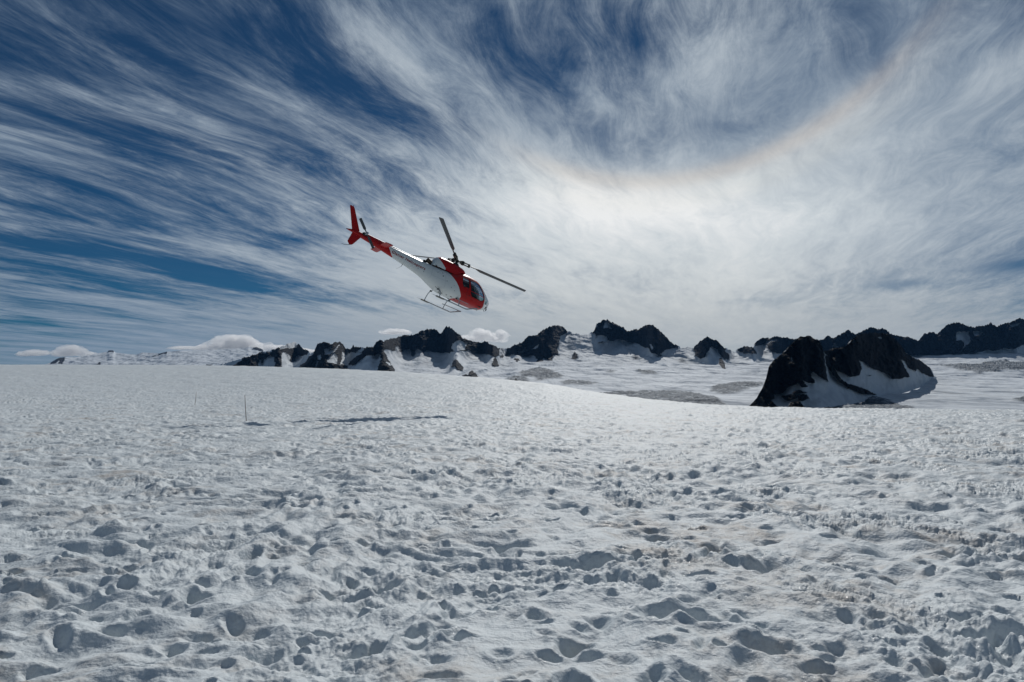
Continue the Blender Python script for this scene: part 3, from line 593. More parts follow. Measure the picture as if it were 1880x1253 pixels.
def plate(bm, outline, thick, axis='y', y0=0.0, tip=None):
    """flat aerofoil-like plate: outline in (x,z); thickened along y"""
    a = [bm.verts.new((x, y0-thick/2, z)) for x, z in outline]; c = [bm.verts.new((x, y0+thick/2, z)) for x, z in outline]
    bm.faces.new(a); bm.faces.new(c[::-1])
    for i in range(len(a)): bm.faces.new((a[i], c[i], c[(i+1) % len(a)], a[(i+1) % len(a)]))
    bmesh.ops.recalc_face_normals(bm, faces=bm.faces[:])

def paint(name, col, rough=0.35, metal=0.0, coat=0.06):
    m, n, b, _ = new_mat(name)
    oc = objco(n); f = noise(n, oc, 6.0, 4, 0.6)
    b.inputs['Roughness'].default_value = rough
    n.links.new(mixc(n, f.ss(0.45, 0.8)*0.22, col, tuple(c*0.72 for c in col)), b.inputs['Base Color'])
    n.links.new((f*0.12+rough-0.05).v, b.inputs['Roughness'])
    b.inputs['Metallic'].default_value = metal; b.inputs['Specular IOR Level'].default_value = 0.3; b.inputs['Coat Weight'].default_value = coat; b.inputs['Coat Roughness'].default_value = 0.08
    return m
WHITE = (0.72, 0.74, 0.72); RED = (0.42, 0.0015, 0.003)
red_m = paint("red_paint", RED); white_m = paint("white_paint", WHITE)
def livery(name, regions):
    """red and white paint scheme: regions = [(z list, x from, x to)], red between the two lines"""
    m = paint(name, WHITE); n = m.node_tree; b = n.nodes['Principled BSDF']
    old = b.inputs['Base Color'].links[0].from_socket
    sp = n.nodes.new('ShaderNodeSeparateXYZ'); n.links.new(objco(n), sp.inputs[0]); xx, zz = X(n, sp.outputs[0]), X(n, sp.outputs[2])
    tot = None
    def curve(zs, vs):
        c = n.nodes.new('ShaderNodeFloatCurve'); cm = c.mapping; cv = cm.curves[0]; cm.extend = 'HORIZONTAL'
        pts_ = [(z/3.5, (v+9)/14) for z, v in zip(zs, vs)]
        for p in pts_[1:-1]: cv.points.new(*p)
        ps = sorted(pts_)
        for q, p in zip(cv.points, ps): q.location = p; q.handle_type = 'VECTOR'
        cm.update(); n.links.new((zz*(1/3.5)).v, c.inputs['Value']); return X(n, c.outputs[0])*14.0-9.0
    for zs, a0, a1 in regions:
        t = None
        if a0 is not None: t = (xx-curve(zs[0], a0)).ss(-0.004, 0.004)
        if a1 is not None:
            t1 = (curve(zs[1], a1)-xx).ss(-0.004, 0.004); t = t1 if t is None else t*t1
        tot = t if tot is None else tot.f('MAXIMUM', t)
    n.links.new(mixc(n, tot, old, RED), b.inputs['Base Color']); return m
BZ = [0.0, 0.57, 0.62, 0.75, 1.0, 1.29, 1.5, 1.8, 2.0, 2.1, 2.3]; BX = [0.40, 0.40, 0.74, 0.72, 0.50, 0.27, 0.04, -0.36, -0.66, -0.9, -1.0]
FZ = [0.5, 0.62, 0.8, 1.0, 1.2, 1.5, 1.8, 2.1, 2.3, 2.45, 2.6]; FX = [2.58, 2.62, 2.62, 2.58, 2.56, 2.46, 2.2, 1.92, 1.75, 1.6, 1.5]
body_m = livery("body_livery", [((BZ, FZ), BX, FX), (([0], [1.44, 1.5, 1.7, 1.85, 2.06]), None, [-4.42, -4.55, -4.74, -4.87, -5.05])])
cowl_m = livery("cowling_livery", [(([2.0, 2.16, 2.61, 2.9],), [-0.86, -0.88, -1.44, -1.62], None)])
shaft_m = livery("shaft_cover_livery", [(([0], [1.9, 2.3]), None, [-5.05, -5.10])])
dark_m = paint("dark_grey_metal", (0.045, 0.047, 0.05), 0.45, 0.6, 0); blade_m = paint("grey_blade", (0.085, 0.088, 0.092), 0.5, 0.0, 0.1)
skid_m = paint("bare_grey_metal", (0.40, 0.42, 0.43), 0.45, 0.1, 0); black_m = paint("black_rubber", (0.012, 0.012, 0.013), 0.6, 0, 0)
seat_m = paint("dark_upholstery", (0.03, 0.03, 0.035), 0.8, 0, 0)
hub_m = paint("hub_metal", (0.16, 0.15, 0.12), 0.45, 0.4, 0)

# fuselage sections: x, z top, z bottom, half width, exponent top, exponent bottom
SECT = [(3.24, 1.30, 1.18, 0.05), (3.20, 1.44, 1.00, 0.18), (3.12, 1.56, 0.88, 0.31), (2.95, 1.70, 0.76, 0.47), (2.75, 1.84, 0.68, 0.60), (2.5, 2.00, 0.62, 0.72), (2.2, 2.19, 0.585, 0.82), (1.9, 2.34, 0.57, 0.89), (1.6, 2.43, 0.565, 0.925), (1.2, 2.47, 0.565, 0.94),
        (0.7, 2.46, 0.57, 0.94), (0.3, 2.38, 0.58, 0.935), (0.05, 2.22, 0.59, 0.93), (-0.3, 2.13, 0.60, 0.91), (-0.7, 2.10, 0.66, 0.86), (-1.1, 2.09, 0.74, 0.78), (-1.5, 2.08, 0.85, 0.67), (-1.9, 2.07, 0.97, 0.53), (-2.3, 2.06, 1.07, 0.40), (-2.7, 2.06, 1.15, 0.325), (-3.2, 2.06, 1.24, 0.29),
        (-4.0, 2.06, 1.36, 0.255), (-5.0, 2.06, 1.50, 0.215), (-6.0, 2.06, 1.63, 0.175), (-6.7, 2.05, 1.71, 0.145), (-7.1, 2.04, 1.77, 0.12), (-7.45, 1.99, 1.82, 0.08), (-7.74, 1.90, 1.84, 0.03)]
sx_ = np.array([s[0] for s in SECT][::-1])
def _smooth_interp(col):
    ys = np.array([s[col] for s in SECT][::-1]); g = np.gradient(ys, sx_)
    g = np.clip(g, -6, 6)
    def fn(x):
        x = np.clip(x, sx_[0], sx_[-1]); i = np.clip(np.searchsorted(sx_, x)-1, 0, len(sx_)-2)
        h = sx_[i+1]-sx_[i]; t = (x-sx_[i])/h
        return (2*t**3-3*t**2+1)*ys[i]+(t**3-2*t**2+t)*h*g[i]+(-2*t**3+3*t**2)*ys[i+1]+(t**3-t**2)*h*g[i+1]
    return fn
fzt, fzb, fhw = _smooth_interp(1), _smooth_interp(2), _smooth_interp(3)
def sec_point(x, a):
    """point on the skin at station x, angle a (0 = port, pi/2 = top, -pi/2 = keel)"""
    zt, zb, hw = fzt(x), fzb(x), fhw(x)
    cab = np.clip((x+2.2)/1.6, 0, 1)                      # squarer in the cabin, rounder on the boom
    zc = zb + (zt-zb)*(0.42*cab+0.5*(1-cab)); nt_ = 2.5*cab+2.2*(1-cab); nb_ = 3.2*cab+2.2*(1-cab)
    ca, sa = np.cos(a), np.sin(a); ex = np.where(sa > 0, nt_, nb_)
    y = hw*np.sign(ca)*np.abs(ca)**(2/ex); hz = np.where(sa > 0, zt-zc, zc-zb)
    z = zc + hz*np.sign(sa)*np.abs(sa)**(2/ex)
    return y, z
def skin_y(x, z):
    """half width of the skin at station x, height z"""
    aa = np.linspace(-math.pi/2, math.pi/2, 181); y, zz = sec_point(np.full(aa.shape, float(x)), aa)
    return float(np.interp(z, zz, y))
DOORWIN = [(1.02, 2.06), (1.10, 1.80), (1.22, 1.52), (1.30, 1.22), (1.45, 1.04), (2.28, 1.06), (2.46, 1.22), (2.40, 1.42), (2.12, 1.74), (1.78, 2.06), (1.45, 2.12)]
REARWIN = [(0.42, 2.02), (0.88, 2.06), (0.96, 1.80), (1.06, 1.50), (0.62, 1.46), (0.50, 1.62)]
def inp(x, z, poly):
    s = False; j = len(poly)-1
    for i in range(len(poly)):
        xi, zi = poly[i]; xj, zj = poly[j]
        if (zi > z) != (zj > z) and x < (xj-xi)*(z-zi)/(zj-zi)+xi: s = not s
        j = i
    return s
def is_glass(x, y, z):
    ay = abs(y)
    if z > 0.9 and ay > 0.42:
        if inp(x, z, DOORWIN): return 1
        if inp(x, z, REARWIN): return 2
    px_ = np.interp(z, [1.30, 1.5, 1.8, 2.1, 2.3, 2.5], [2.86, 2.72, 2.44, 2.12, 1.92, 1.75])
    if x > px_ and z > 1.34 and ay > 0.035: return 3       # windscreen
    if x > 2.68 and 0.76 < z < 1.30 and ay > 0.04 and x < 3.235: return 4   # chin window
    if 1.05 < x < 1.75 and z > 2.36 and 0.12 < ay < 0.55: return 5          # roof light
    return 0
heli = bpy.data.objects.new("helicopter", None); COL.objects.link(heli)
xs = np.concatenate([np.linspace(3.24, 3.0, 20)[:-1], np.linspace(3.0, 0.3, 130)[:-1], np.linspace(0.3, -2.6, 70)[:-1], np.linspace(-2.6, -7.74, 120)])
NA = 168; aa = np.linspace(-math.pi, math.pi, NA+1)[:-1] - math.pi/2
pts = []
for x in xs:
    y, z = sec_point(np.full(NA, x), aa); pts.append(np.stack([np.full(NA, x), y, z], -1))
pts = np.array(pts)
bmF = bmesh.new(); vg = [[bmF.verts.new(p) for p in row] for row in pts]
glass_faces = {}
for i in range(len(xs)-1):
    for j in range(NA):
        j2 = (j+1) % NA; c = (pts[i, j]+pts[i+1, j2])/2
        gk = is_glass(*c) if c[0] > 0.3 else 0
        if gk:
            glass_faces.setdefault((gk, 1 if c[1] > 0 else -1), []).append((i, j)); continue
        f = bmF.faces.new((vg[i][j], vg[i][j2], vg[i+1][j2], vg[i+1][j]))
        x, y, z = c
bmF.faces.new(vg[0]); bmF.faces.new(vg[-1][::-1])
bmesh.ops.recalc_face_normals(bmF, faces=bmF.faces[:])
lining_m = paint("dark_cabin_lining", (0.035, 0.036, 0.04), 0.8, 0, 0)
body = mesh_obj("fuselage", bmF, [body_m, lining_m], heli)
so_ = body.modifiers.new("skin", 'SOLIDIFY'); so_.thickness = 0.03; so_.offset = -1; so_.material_offset = 1
# glazing
gm = bpy.data.materials.new("tinted_perspex"); gm.use_nodes = True; n = gm.node_tree; n.nodes.clear()
out = n.nodes.new('ShaderNodeOutputMaterial'); tr_ = n.nodes.new('ShaderNodeBsdfTransparent'); gl_ = n.nodes.new('ShaderNodeBsdfGlossy'); mx = n.nodes.new('ShaderNodeMixShader'); fr = n.nodes.new('ShaderNodeFresnel')
tr_.inputs[0].default_value = (0.17, 0.20, 0.22, 1); gl_.inputs['Roughness'].default_value = 0.03; fr.inputs[0].default_value = 1.5
n.links.new(fr.outputs[0], mx.inputs[0]); n.links.new(tr_.outputs[0], mx.inputs[1]); n.links.new(gl_.outputs[0], mx.inputs[2]); n.links.new(mx.outputs[0], out.inputs[0])
def tinted(name, c):
    g = gm.copy(); g.name = name
    [q for q in g.node_tree.nodes if q.type == "BSDF_TRANSPARENT"][0].inputs[0].default_value = c; return g
gm_c = tinted("dark_perspex", (0.05, 0.055, 0.06, 1)); gm_w = tinted("windscreen_perspex", (0.12, 0.14, 0.15, 1))
GN = {1: "door_window", 2: "rear_window", 3: "windscreen", 4: "chin_window", 5: "roof_window"}
for (k, sd), fl in glass_faces.items():
    bm = bmesh.new(); cache = {}
    def vv(i, j):
        if (i, j) not in cache:
            p = pts[i, j].copy(); cache[(i, j)] = bm.verts.new((p[0], p[1]*0.992, p[2]))
        return cache[(i, j)]
    for i, j in fl:
        j2 = (j+1) % NA; bm.faces.new((vv(i, j), vv(i, j2), vv(i+1, j2), vv(i+1, j)))
    mesh_obj(GN[k], bm, gm_c if k == 4 else gm_w if k == 3 else gm, heli)
# door frames: dark rubber seals round the side windows, sill bar across the door window
for sd in (-1, 1):
    for poly in (DOORWIN, REARWIN):
        bm = bmesh.new(); P_ = []
        for i in range(len(poly)):
            a_, b_ = poly[i], poly[(i+1) % len(poly)]
            for t in np.linspace(0, 1, 7)[:-1]: P_.append((a_[0]*(1-t)+b_[0]*t, a_[1]*(1-t)+b_[1]*t))
        P_.append(P_[0]); P_.append(P_[1])
        tube(bm, [(x, sd*(skin_y(x, z)+0.002), z) for x, z in P_], 0.016, 6); mesh_obj("window_seal", bm, black_m, heli)
    bm = bmesh.new(); tube(bm, [(x, sd*(skin_y(x, 1.36+0.02*(x-1.2))+0.004), 1.36+0.02*(x-1.2)) for x in np.linspace(1.22, 2.4, 14)], 0.018, 6); mesh_obj("door_rail", bm, red_m, heli)
    # door outline groove and handle
    bm = bmesh.new(); dl = [(1.0, 2.2), (0.98, 1.6), (1.02, 0.95), (1.14, 0.72)]
    dl = [(dl[i][0]*(1-t)+dl[i+1][0]*t, dl[i][1]*(1-t)+dl[i+1][1]*t) for i in range(3) for t in np.linspace(0, 1, 8)]
    tube(bm, [(x, sd*(skin_y(x, z)+0.000), z) for x, z in dl], 0.008, 5); mesh_obj("door_seam", bm, black_m, heli)
    bm = bmesh.new(); box(bm, (1.24, sd*(skin_y(1.24, 1.02)+0.012), 1.02), (0.13, 0.02, 0.03)); bmesh.ops.bevel(bm, geom=bm.edges[:], offset=0.004, segments=2, affect='EDGES'); mesh_obj("door_handle", bm, black_m, heli)
    # air intake at the cowling foot
    bm = bmesh.new(); box(bm, (-0.40, sd*(skin_y(-0.40, 1.93)+0.004), 1.93), (0.30, 0.03, 0.075), Matrix.Rotation(math.radians(4), 3, 'Y')); bmesh.ops.bevel(bm, geom=bm.edges[:], offset=0.012, segments=2, affect='EDGES'); mesh_obj("air_intake", bm, black_m, heli)
    # hatches, vents and fasteners on the white flank and belly
    for (x, z, w, h) in [(-0.95, 1.52, .07, .06), (-1.02, 1.72, .09, .03), (-0.62, 1.30, .05, .05), (-1.35, 1.62, .04, .04), (-2.2, 1.35, .05, .04), (-2.6, 1.42, .05, .03), (-0.2, 1.02, .04, .04), (0.1, 0.9, .04, .04), (-0.05, 1.22, .03, .03)]:
        bm = bmesh.new(); box(bm, (x, sd*(skin_y(x, z)+0.002), z), (w, 0.014, h)); bmesh.ops.bevel(bm, geom=bm.edges[:], offset=0.004, segments=1, affect='EDGES'); mesh_obj("access_latch", bm, dark_m, heli)
    # panel seams of the rear body
    for dl in ([(-0.75, 2.02), (-0.80, 1.6), (-0.70, 1.15), (-0.62, 0.8)], [(-1.7, 2.0), (-1.72, 1.5), (-1.7, 1.1)], [(-0.72, 1.28), (-1.2, 1.28), (-1.7, 1.34)], [(-2.65, 2.0), (-2.66, 1.6), (-2.65, 1.25)]):
        dd = [(dl[i][0]*(1-t)+dl[i+1][0]*t, dl[i][1]*(1-t)+dl[i+1][1]*t) for i in range(len(dl)-1) for t in np.linspace(0, 1, 8)]
        bm = bmesh.new(); tube(bm, [(x, sd*(skin_y(x, z)-0.002), z) for x, z in dd], 0.006, 5); mesh_obj("panel_seam", bm, skid_m, heli)
# belly fittings
for (x, y, w, l) in [(0.25, -0.35, .05, .16), (-0.1, -0.28, .05, .1), (0.62, -0.1, .04, .1), (-0.35, 0.2, .06, .12), (0.35, 0.3, .05, .16)]:
    bm = bmesh.new(); box(bm, (x, y, float(fzb(x))-0.005), (l, w, 0.02)); bmesh.ops.bevel(bm, geom=bm.edges[:], offset=0.005, segments=1, affect='EDGES'); mesh_obj("drain_fitting", bm, black_m, heli)
bm = bmesh.new()   # cargo hook frame under the belly
ring = [(-0.62+0.16*math.cos(t), -0.34+0.13*math.sin(t), 0.52) for t in np.linspace(0, 2*math.pi, 13)]
tube(bm, ring, 0.014, 6, False); tube(bm, [(-0.62, -0.34, 0.52), (-0.62, -0.34, 0.64)], 0.02, 6); mesh_obj("cargo_hook", bm, dark_m, heli)

# engine cowling (red in front, white behind)
CW = [(0.76, 2.52, 0.20), (0.74, 2.60, 0.28), (0.66, 2.69, 0.36), (0.5, 2.76, 0.42), (0.2, 2.83, 0.46), (-0.3, 2.87, 0.49), (-0.9, 2.88, 0.50), (-1.3, 2.86, 0.48), (-1.55, 2.74, 0.44), (-1.68, 2.52, 0.40), (-1.76, 2.28, 0.36)]
CWi = [np.array([c[k] for c in CW][::-1]) for k in range(3)]
bm = bmesh.new(); rings = []
cx_ = np.concatenate([np.linspace(0.76, 0.3, 16)[:-1], np.linspace(0.3, -1.2, 34)[:-1], np.linspace(-1.2, -1.76, 20)])
for x in cx_:
    zt = float(np.interp(x, CWi[0], CWi[1])); hw = float(np.interp(x, CWi[0], CWi[2])); zb = 2.04 if x < 0.1 else 2.04+0.36*min(1, (x-0.1)/0.3)
    zb = min(zb, zt-0.02)
    rings.append([(x, hw*(1.18 - 0.18*sstep(0, 1, np.array(s)).item())*np.sign(math.cos(math.pi*t))*abs(math.cos(math.pi*t))**0.62 if True else 0, zb+(zt-zb)*abs(math.sin(math.pi*t))**0.62) for t in np.linspace(0, 1, 41) for s in [abs(math.sin(math.pi*t))]])
vr = [[bm.verts.new(p) for p in r] for r in rings]
for i in range(len(vr)-1):
    for j in range(40):
        bm.faces.new((vr[i][j], vr[i][j+1], vr[i+1][j+1], vr[i+1][j]))
bm.faces.new(vr[0]); bm.faces.new(vr[-1][::-1])
bmesh.ops.recalc_face_normals(bm, faces=bm.faces[:])
cowl = mesh_obj("engine_cowling", bm, cowl_m, heli)
for sd in (-1, 1):
    bm = bmesh.new(); tube(bm, [(x, sd*(skin_y(x, 2.02)+0.0), 2.025) for x in np.linspace(-1.95, -0.5, 14)], 0.014, 6); mesh_obj("cowling_seam", bm, black_m, cowl)
    bm = bmesh.new(); box(bm, (-1.55, sd*0.56, 2.06), (0.07, 0.03, 0.06)); bmesh.ops.bevel(bm, geom=bm.edges[:], offset=0.008, segments=1, affect='EDGES'); mesh_obj("latch", bm, black_m, cowl)
# exhaust
bm = bmesh.new(); tube(bm, [(-1.70, -0.02, 2.24), (-1.9, -0.02, 2.27), (-2.10, -0.02, 2.33)], [0.15, 0.15, 0.16], 20, False); tube(bm, [(-2.10, -0.02, 2.33), (-1.95, -0.02, 2.29), (-1.75, -0.02, 2.25)], [0.16, 0.13, 0.12], 20, False)
tube(bm, [(-1.78, -0.02, 2.20), (-1.765, -0.02, 2.20)], 0.115, 16)
mesh_obj("exhaust_pipe", bm, paint("burnt_metal", (0.09, 0.075, 0.06), 0.5, 0.7, 0), heli)
bm = bmesh.new(); box(bm, (-2.2, 0.0, 2.16), (0.28, 0.22, 0.12)); bmesh.ops.bevel(bm, geom=bm.edges[:], offset=0.03, segments=2, affect='EDGES'); mesh_obj("oil_cooler", bm, black_m, heli)
# drive shaft fairing along the boom
bm = bmesh.new(); vr = []
for x in np.linspace(-2.3, -6.5, 40):
    vr.append([bm.verts.new((x, 0.085*math.cos(t), 2.04+0.095*max(math.sin(t), 0)**0.8)) for t in np.linspace(0, math.pi, 13)])
for i in range(39):
    for j in range(12):
        bm.faces.new((vr[i][j], vr[i][j+1], vr[i+1][j+1], vr[i+1][j]))
bm.faces.new(vr[0]); bm.faces.new(vr[-1][::-1]); bmesh.ops.recalc_face_normals(bm, faces=bm.faces[:]); mesh_obj("drive_shaft_cover", bm, shaft_m, heli)

# tail surfaces
def fin(name, outline, thick, m, y0=0.0):
    bm = bmesh.new(); plate(bm, outline, thick, y0=y0); bmesh.ops.bevel(bm, geom=[e for e in bm.edges], offset=thick*0.3, segments=2, affect='EDGES'); return mesh_obj(name, bm, m, heli)
ufin = fin("upper_fin", [(-6.90, 1.98), (-7.74, 3.30), (-7.80, 3.36), (-8.05, 3.40), (-8.08, 3.35), (-7.42, 1.92)], 0.07, red_m)
bm = bmesh.new(); tube(bm, [(-7.86, 0, 3.37), (-7.87, 0, 3.45)], [0.025, 0.015], 8); mesh_obj("beacon", bm, red_m, ufin)
lfin = fin("lower_fin", [(-6.70, 1.80), (-6.78, 1.68), (-7.08, 1.11), (-7.16, 1.03), (-7.29, 1.00), (-7.47, 1.17), (-7.36, 1.84)], 0.07, red_m)
bm = bmesh.new(); tube(bm, [(-7.2, 0, 1.04), (-7.4, 0, 0.93), (-7.58, 0, 0.87), (-7.76, 0, 0.86)], [0.018, 0.016, 0.014, 0.01], 6); mesh_obj("tail_guard", bm, dark_m, lfin)
bm = bmesh.new(); tube(bm, [(-7.70, 0, 1.87), (-7.80, 0, 1.87)], [0.035, 0.02], 8); mesh_obj("tail_light", bm, black_m, heli)
for sd in (-1, 1):
    bm = bmesh.new(); prof = [(-5.03, 0.0), (-5.06, 0.022), (-5.2, 0.035), (-5.4, 0.022), (-5.55, 0.003), (-5.4, -0.022), (-5.2, -0.035), (-5.06, -0.022)]
    a_ = [bm.verts.new((x, sd*0.14, 1.735+z)) for x, z in prof]; c_ = [bm.verts.new((x, sd*1.34, 1.735+z)) for x, z in prof]
    bm.faces.new(a_); bm.faces.new(c_[::-1]); [bm.faces.new((a_[i], c_[i], c_[(i+1) % 8], a_[(i+1) % 8])) for i in range(8)]
    bmesh.ops.recalc_face_normals(bm, faces=bm.faces[:]); mesh_obj("horizontal_stabiliser", bm, red_m, heli)
# tail rotor on the starboard side
trh = bpy.data.objects.new("tail_rotor", None); COL.objects.link(trh); trh.parent = heli; trh.location = (-6.6, -0.43, 2.01)
bm = bmesh.new(); tube(bm, [(0, 0.32, 0), (0, -0.08, 0)], [0.07, 0.045], 12); tube(bm, [(0, -0.03, 0), (0, -0.13, 0)], [0.10, 0.08], 12); mesh_obj("hub", bm, skid_m, trh)
bm = bmesh.new(); box(bm, (-6.6, -0.14, 2.0), (0.36, 0.20, 0.20)); bmesh.ops.bevel(bm, geom=bm.edges[:], offset=0.05, segments=3, affect='EDGES'); mesh_obj("gearbox", bm, dark_m, heli)
ta = math.atan2(2.73-2.01, -7.33+6.6)
for k in range(2):
    a_ = ta+k*math.pi; d = Vector((math.cos(a_), 0, math.sin(a_))); pn = Vector((-math.sin(a_), 0.16, math.cos(a_))).normalized()
    bm = bmesh.new(); nn = d.cross(pn)
    ol = [(0.08, 0.035), (0.22, 0.035), (0.32, 0.09), (0.99, 0.085), (1.01, 0.05), (1.01, -0.06), (0.99, -0.095), (0.32, -0.09), (0.22, -0.035), (0.08, -0.035)]
    A = [bm.verts.new(d*r+pn*w+nn*0.012) for r, w in ol]; Bv = [bm.verts.new(d*r+pn*w-nn*0.012) for r, w in ol]
    bm.faces.new(A); bm.faces.new(Bv[::-1]); [bm.faces.new((A[i], Bv[i], Bv[(i+1) % len(ol)], A[(i+1) % len(ol)])) for i in range(len(ol))]
    bmesh.ops.recalc_face_normals(bm, faces=bm.faces[:]); mesh_obj("blade", bm, blade_m, trh)

# main rotor
mr = bpy.data.objects.new("main_rotor", None); COL.objects.link(mr); mr.parent = heli; mr.location = (0, 0, 3.197)
bm = bmesh.new(); tube(bm, [(0, 0, -0.45), (0, 0, 0.02)], [0.09, 0.075], 14); tube(bm, [(0, 0, -0.38), (0, 0, -0.30)], [0.24, 0.24], 18); tube(bm, [(0, 0, -0.27), (0, 0, -0.22)], [0.18, 0.18], 18); mesh_obj("mast", bm, dark_m, mr)
for t in (0.4, 2.5, 4.6):
    bm = bmesh.new(); tube(bm, [(0.2*math.cos(t), 0.2*math.sin(t), -0.27), (0.23*math.cos(t+.2), 0.23*math.sin(t+.2), -0.02)], 0.018, 6); mesh_obj("pitch_link", bm, dark_m, mr)
tp, trl = -0.099, 0.014
for i in range(3):
    a_ = math.radians(-13.56-120*i); d = Vector((math.cos(a_), math.sin(a_), 0))
    slope = 0.345/5.305 + math.cos(a_)*tp + math.sin(a_)*trl
    d = Vector((d.x, d.y, slope)).normalized(); s_ = d.cross(Vector((0, 0, 1))).normalized(); u_ = s_.cross(d)
    pit = math.radians(13); sp = (s_*math.cos(pit)+u_*math.sin(pit)); up_ = u_
    # starflex arm with sleeve plates and elastomer block
    bm = bmesh.new()
    def slab(bm, r0, r1, w0, w1, zc, th, sdir, udir):
        q = [d*r0+sdir*w0, d*r0-sdir*w0, d*r1-sdir*w1, d*r1+sdir*w1]
        A = [bm.verts.new(p+udir*(zc+th/2)) for p in q]; Bv = [bm.verts.new(p+udir*(zc-th/2)) for p in q]
        bm.faces.new(A); bm.faces.new(Bv[::-1]); [bm.faces.new((A[k], Bv[k], Bv[(k+1) % 4], A[(k+1) % 4])) for k in range(4)]
    slab(bm, 0.0, 0.55, 0.14, 0.06, 0.0, 0.05, s_, u_)
    slab(bm, 0.22, 0.95, 0.10, 0.085, 0.075, 0.035, s_, u_); slab(bm, 0.22, 0.95, 0.10, 0.085, -0.075, 0.035, s_, u_)
    bmesh.ops.recalc_face_normals(bm, faces=bm.faces[:]); mesh_obj("rotor_arm", bm, hub_m, mr, smooth=False)
    bm = bmesh.new(); tube(bm, [d*0.42-u_*0.13, d*0.42+u_*0.14], 0.10, 12); mesh_obj("elastomer_bearing", bm, black_m, mr)
    bm = bmesh.new(); tube(bm, [d*0.90-u_*0.11, d*0.90+u_*0.11], [0.09, 0.075], 10); mesh_obj("damper", bm, black_m, mr)
    # blade
    bm = bmesh.new(); A = []
    st_ = [(0.88, 0.055, 0.055), (1.15, 0.05, 0.055), (1.42, 0.06, 0.065), (1.62, 0.10, 0.16), (1.80, 0.115, 0.235), (3.5, 0.115, 0.235), (5.22, 0.115, 0.235), (5.305, 0.09, 0.235)]
    for r, le, te in st_:
        tw = pit - math.radians(6)*(r/5.3); sp = s_*math.cos(tw)+u_*math.sin(tw); un = sp.cross(d); th = 0.03 if r > 1.5 else 0.045
        c0 = d*r - u_*(0.0035*(r-1)**2*0.0)
        A.append([bm.verts.new(c0 - sp*0 + sp*w*1.0 + un*h) for w, h in ((le, 0), (le*0.6, th/2), (-te*0.2, th/2), (-te, 0.003), (-te, -0.003), (-te*0.2, -th/2), (le*0.6, -th/2))])
    for r0, r1 in zip(A[:-1], A[1:]):
        for k in range(7): bm.faces.new((r0[k], r0[(k+1) % 7], r1[(k+1) % 7], r1[k]))
    bm.faces.new(A[0][::-1]); bm.faces.new(A[-1]); bmesh.ops.recalc_face_normals(bm, faces=bm.faces[:]); mesh_obj("blade", bm, blade_m, mr)

# landing gear
for sd in (1, -1):
    sk = bpy.data.objects.new("landing_skid", None); COL.objects.link(sk); sk.parent = heli; Y = sd*1.144
    bm = bmesh.new(); tube(bm, [(-1.12, Y, 0.0), (-0.9, Y, 0.0), (0.6, Y, 0.0), (1.15, Y, 0.0), (1.24, Y, 0.015), (1.38, Y, 0.085), (1.6, Y, 0.19), (1.98, Y, 0.36)], 0.042, 10); mesh_obj("skid_tube", bm, skid_m, sk)
    bm = bmesh.new(); tube(bm, [(-1.10, Y, 0.0), (-1.3, Y, -0.01), (-1.48, Y, -0.03)], [0.02, 0.012, 0.008], 6); mesh_obj("skid_whip", bm, skid_m, sk)
    bm = bmesh.new(); box(bm, (-0.85, Y, -0.03), (0.62, 0.22, 0.025)); bmesh.ops.bevel(bm, geom=[e for e in bm.edges if abs(e.verts[0].co.z-e.verts[1].co.z) > 0.01], offset=0.05, segments=2, affect='EDGES'); mesh_obj("snow_plate", bm, hub_m, sk)
    if sd == 1:
        bm = bmesh.new(); tube(bm, [(0.42, Y, 0.30), (0.6, Y*0.985, 0.315), (1.6, Y, 0.345), (1.98, Y, 0.36)], 0.028, 8); mesh_obj("step_bar", bm, skid_m, sk)
        bm = bmesh.new(); tube(bm, [(1.62, Y, 0.20), (1.72, Y, 0.345)], 0.018, 6); mesh_obj("step_bracket", bm, dark_m, sk)
    else:
        bm = bmesh.new(); tube(bm, [(0.42, Y*0.9, 0.42), (0.9, Y*0.9, 0.42), (1.3, Y*0.9, 0.42)], 0.02, 8); mesh_obj("step_bar", bm, skid_m, sk)
    for x, nm in ((-0.894, 'rear'), (0.595, 'front')):
        bm = bmesh.new(); zt = 0.66 if x < 0 else 0.60
        cv = [(x, Y, 0.03), (x, sd*1.10, 0.16), (x, sd*1.02, 0.33), (x, sd*0.90, 0.48), (x, sd*0.74, 0.585), (x, sd*0.58, zt-0.02), (x, sd*0.36, zt-0.02)]
        tube(bm, cv, [0.032]*7, 10); mesh_obj("cross_tube", bm, skid_m, sk)
        bm = bmesh.new(); box(bm, (x, sd*0.56, zt-0.03), (0.14, 0.13, 0.09)); bmesh.ops.bevel(bm, geom=bm.edges[:], offset=0.015, segments=2, affect='EDGES'); mesh_obj("clamp", bm, dark_m, sk)
    if sd == -1:
        bm = bmesh.new(); tube(bm, [(-0.9, -0.98, 0.40), (-1.25, -0.75, 0.66)], 0.012, 6); mesh_obj("damper_strut", bm, dark_m, sk)
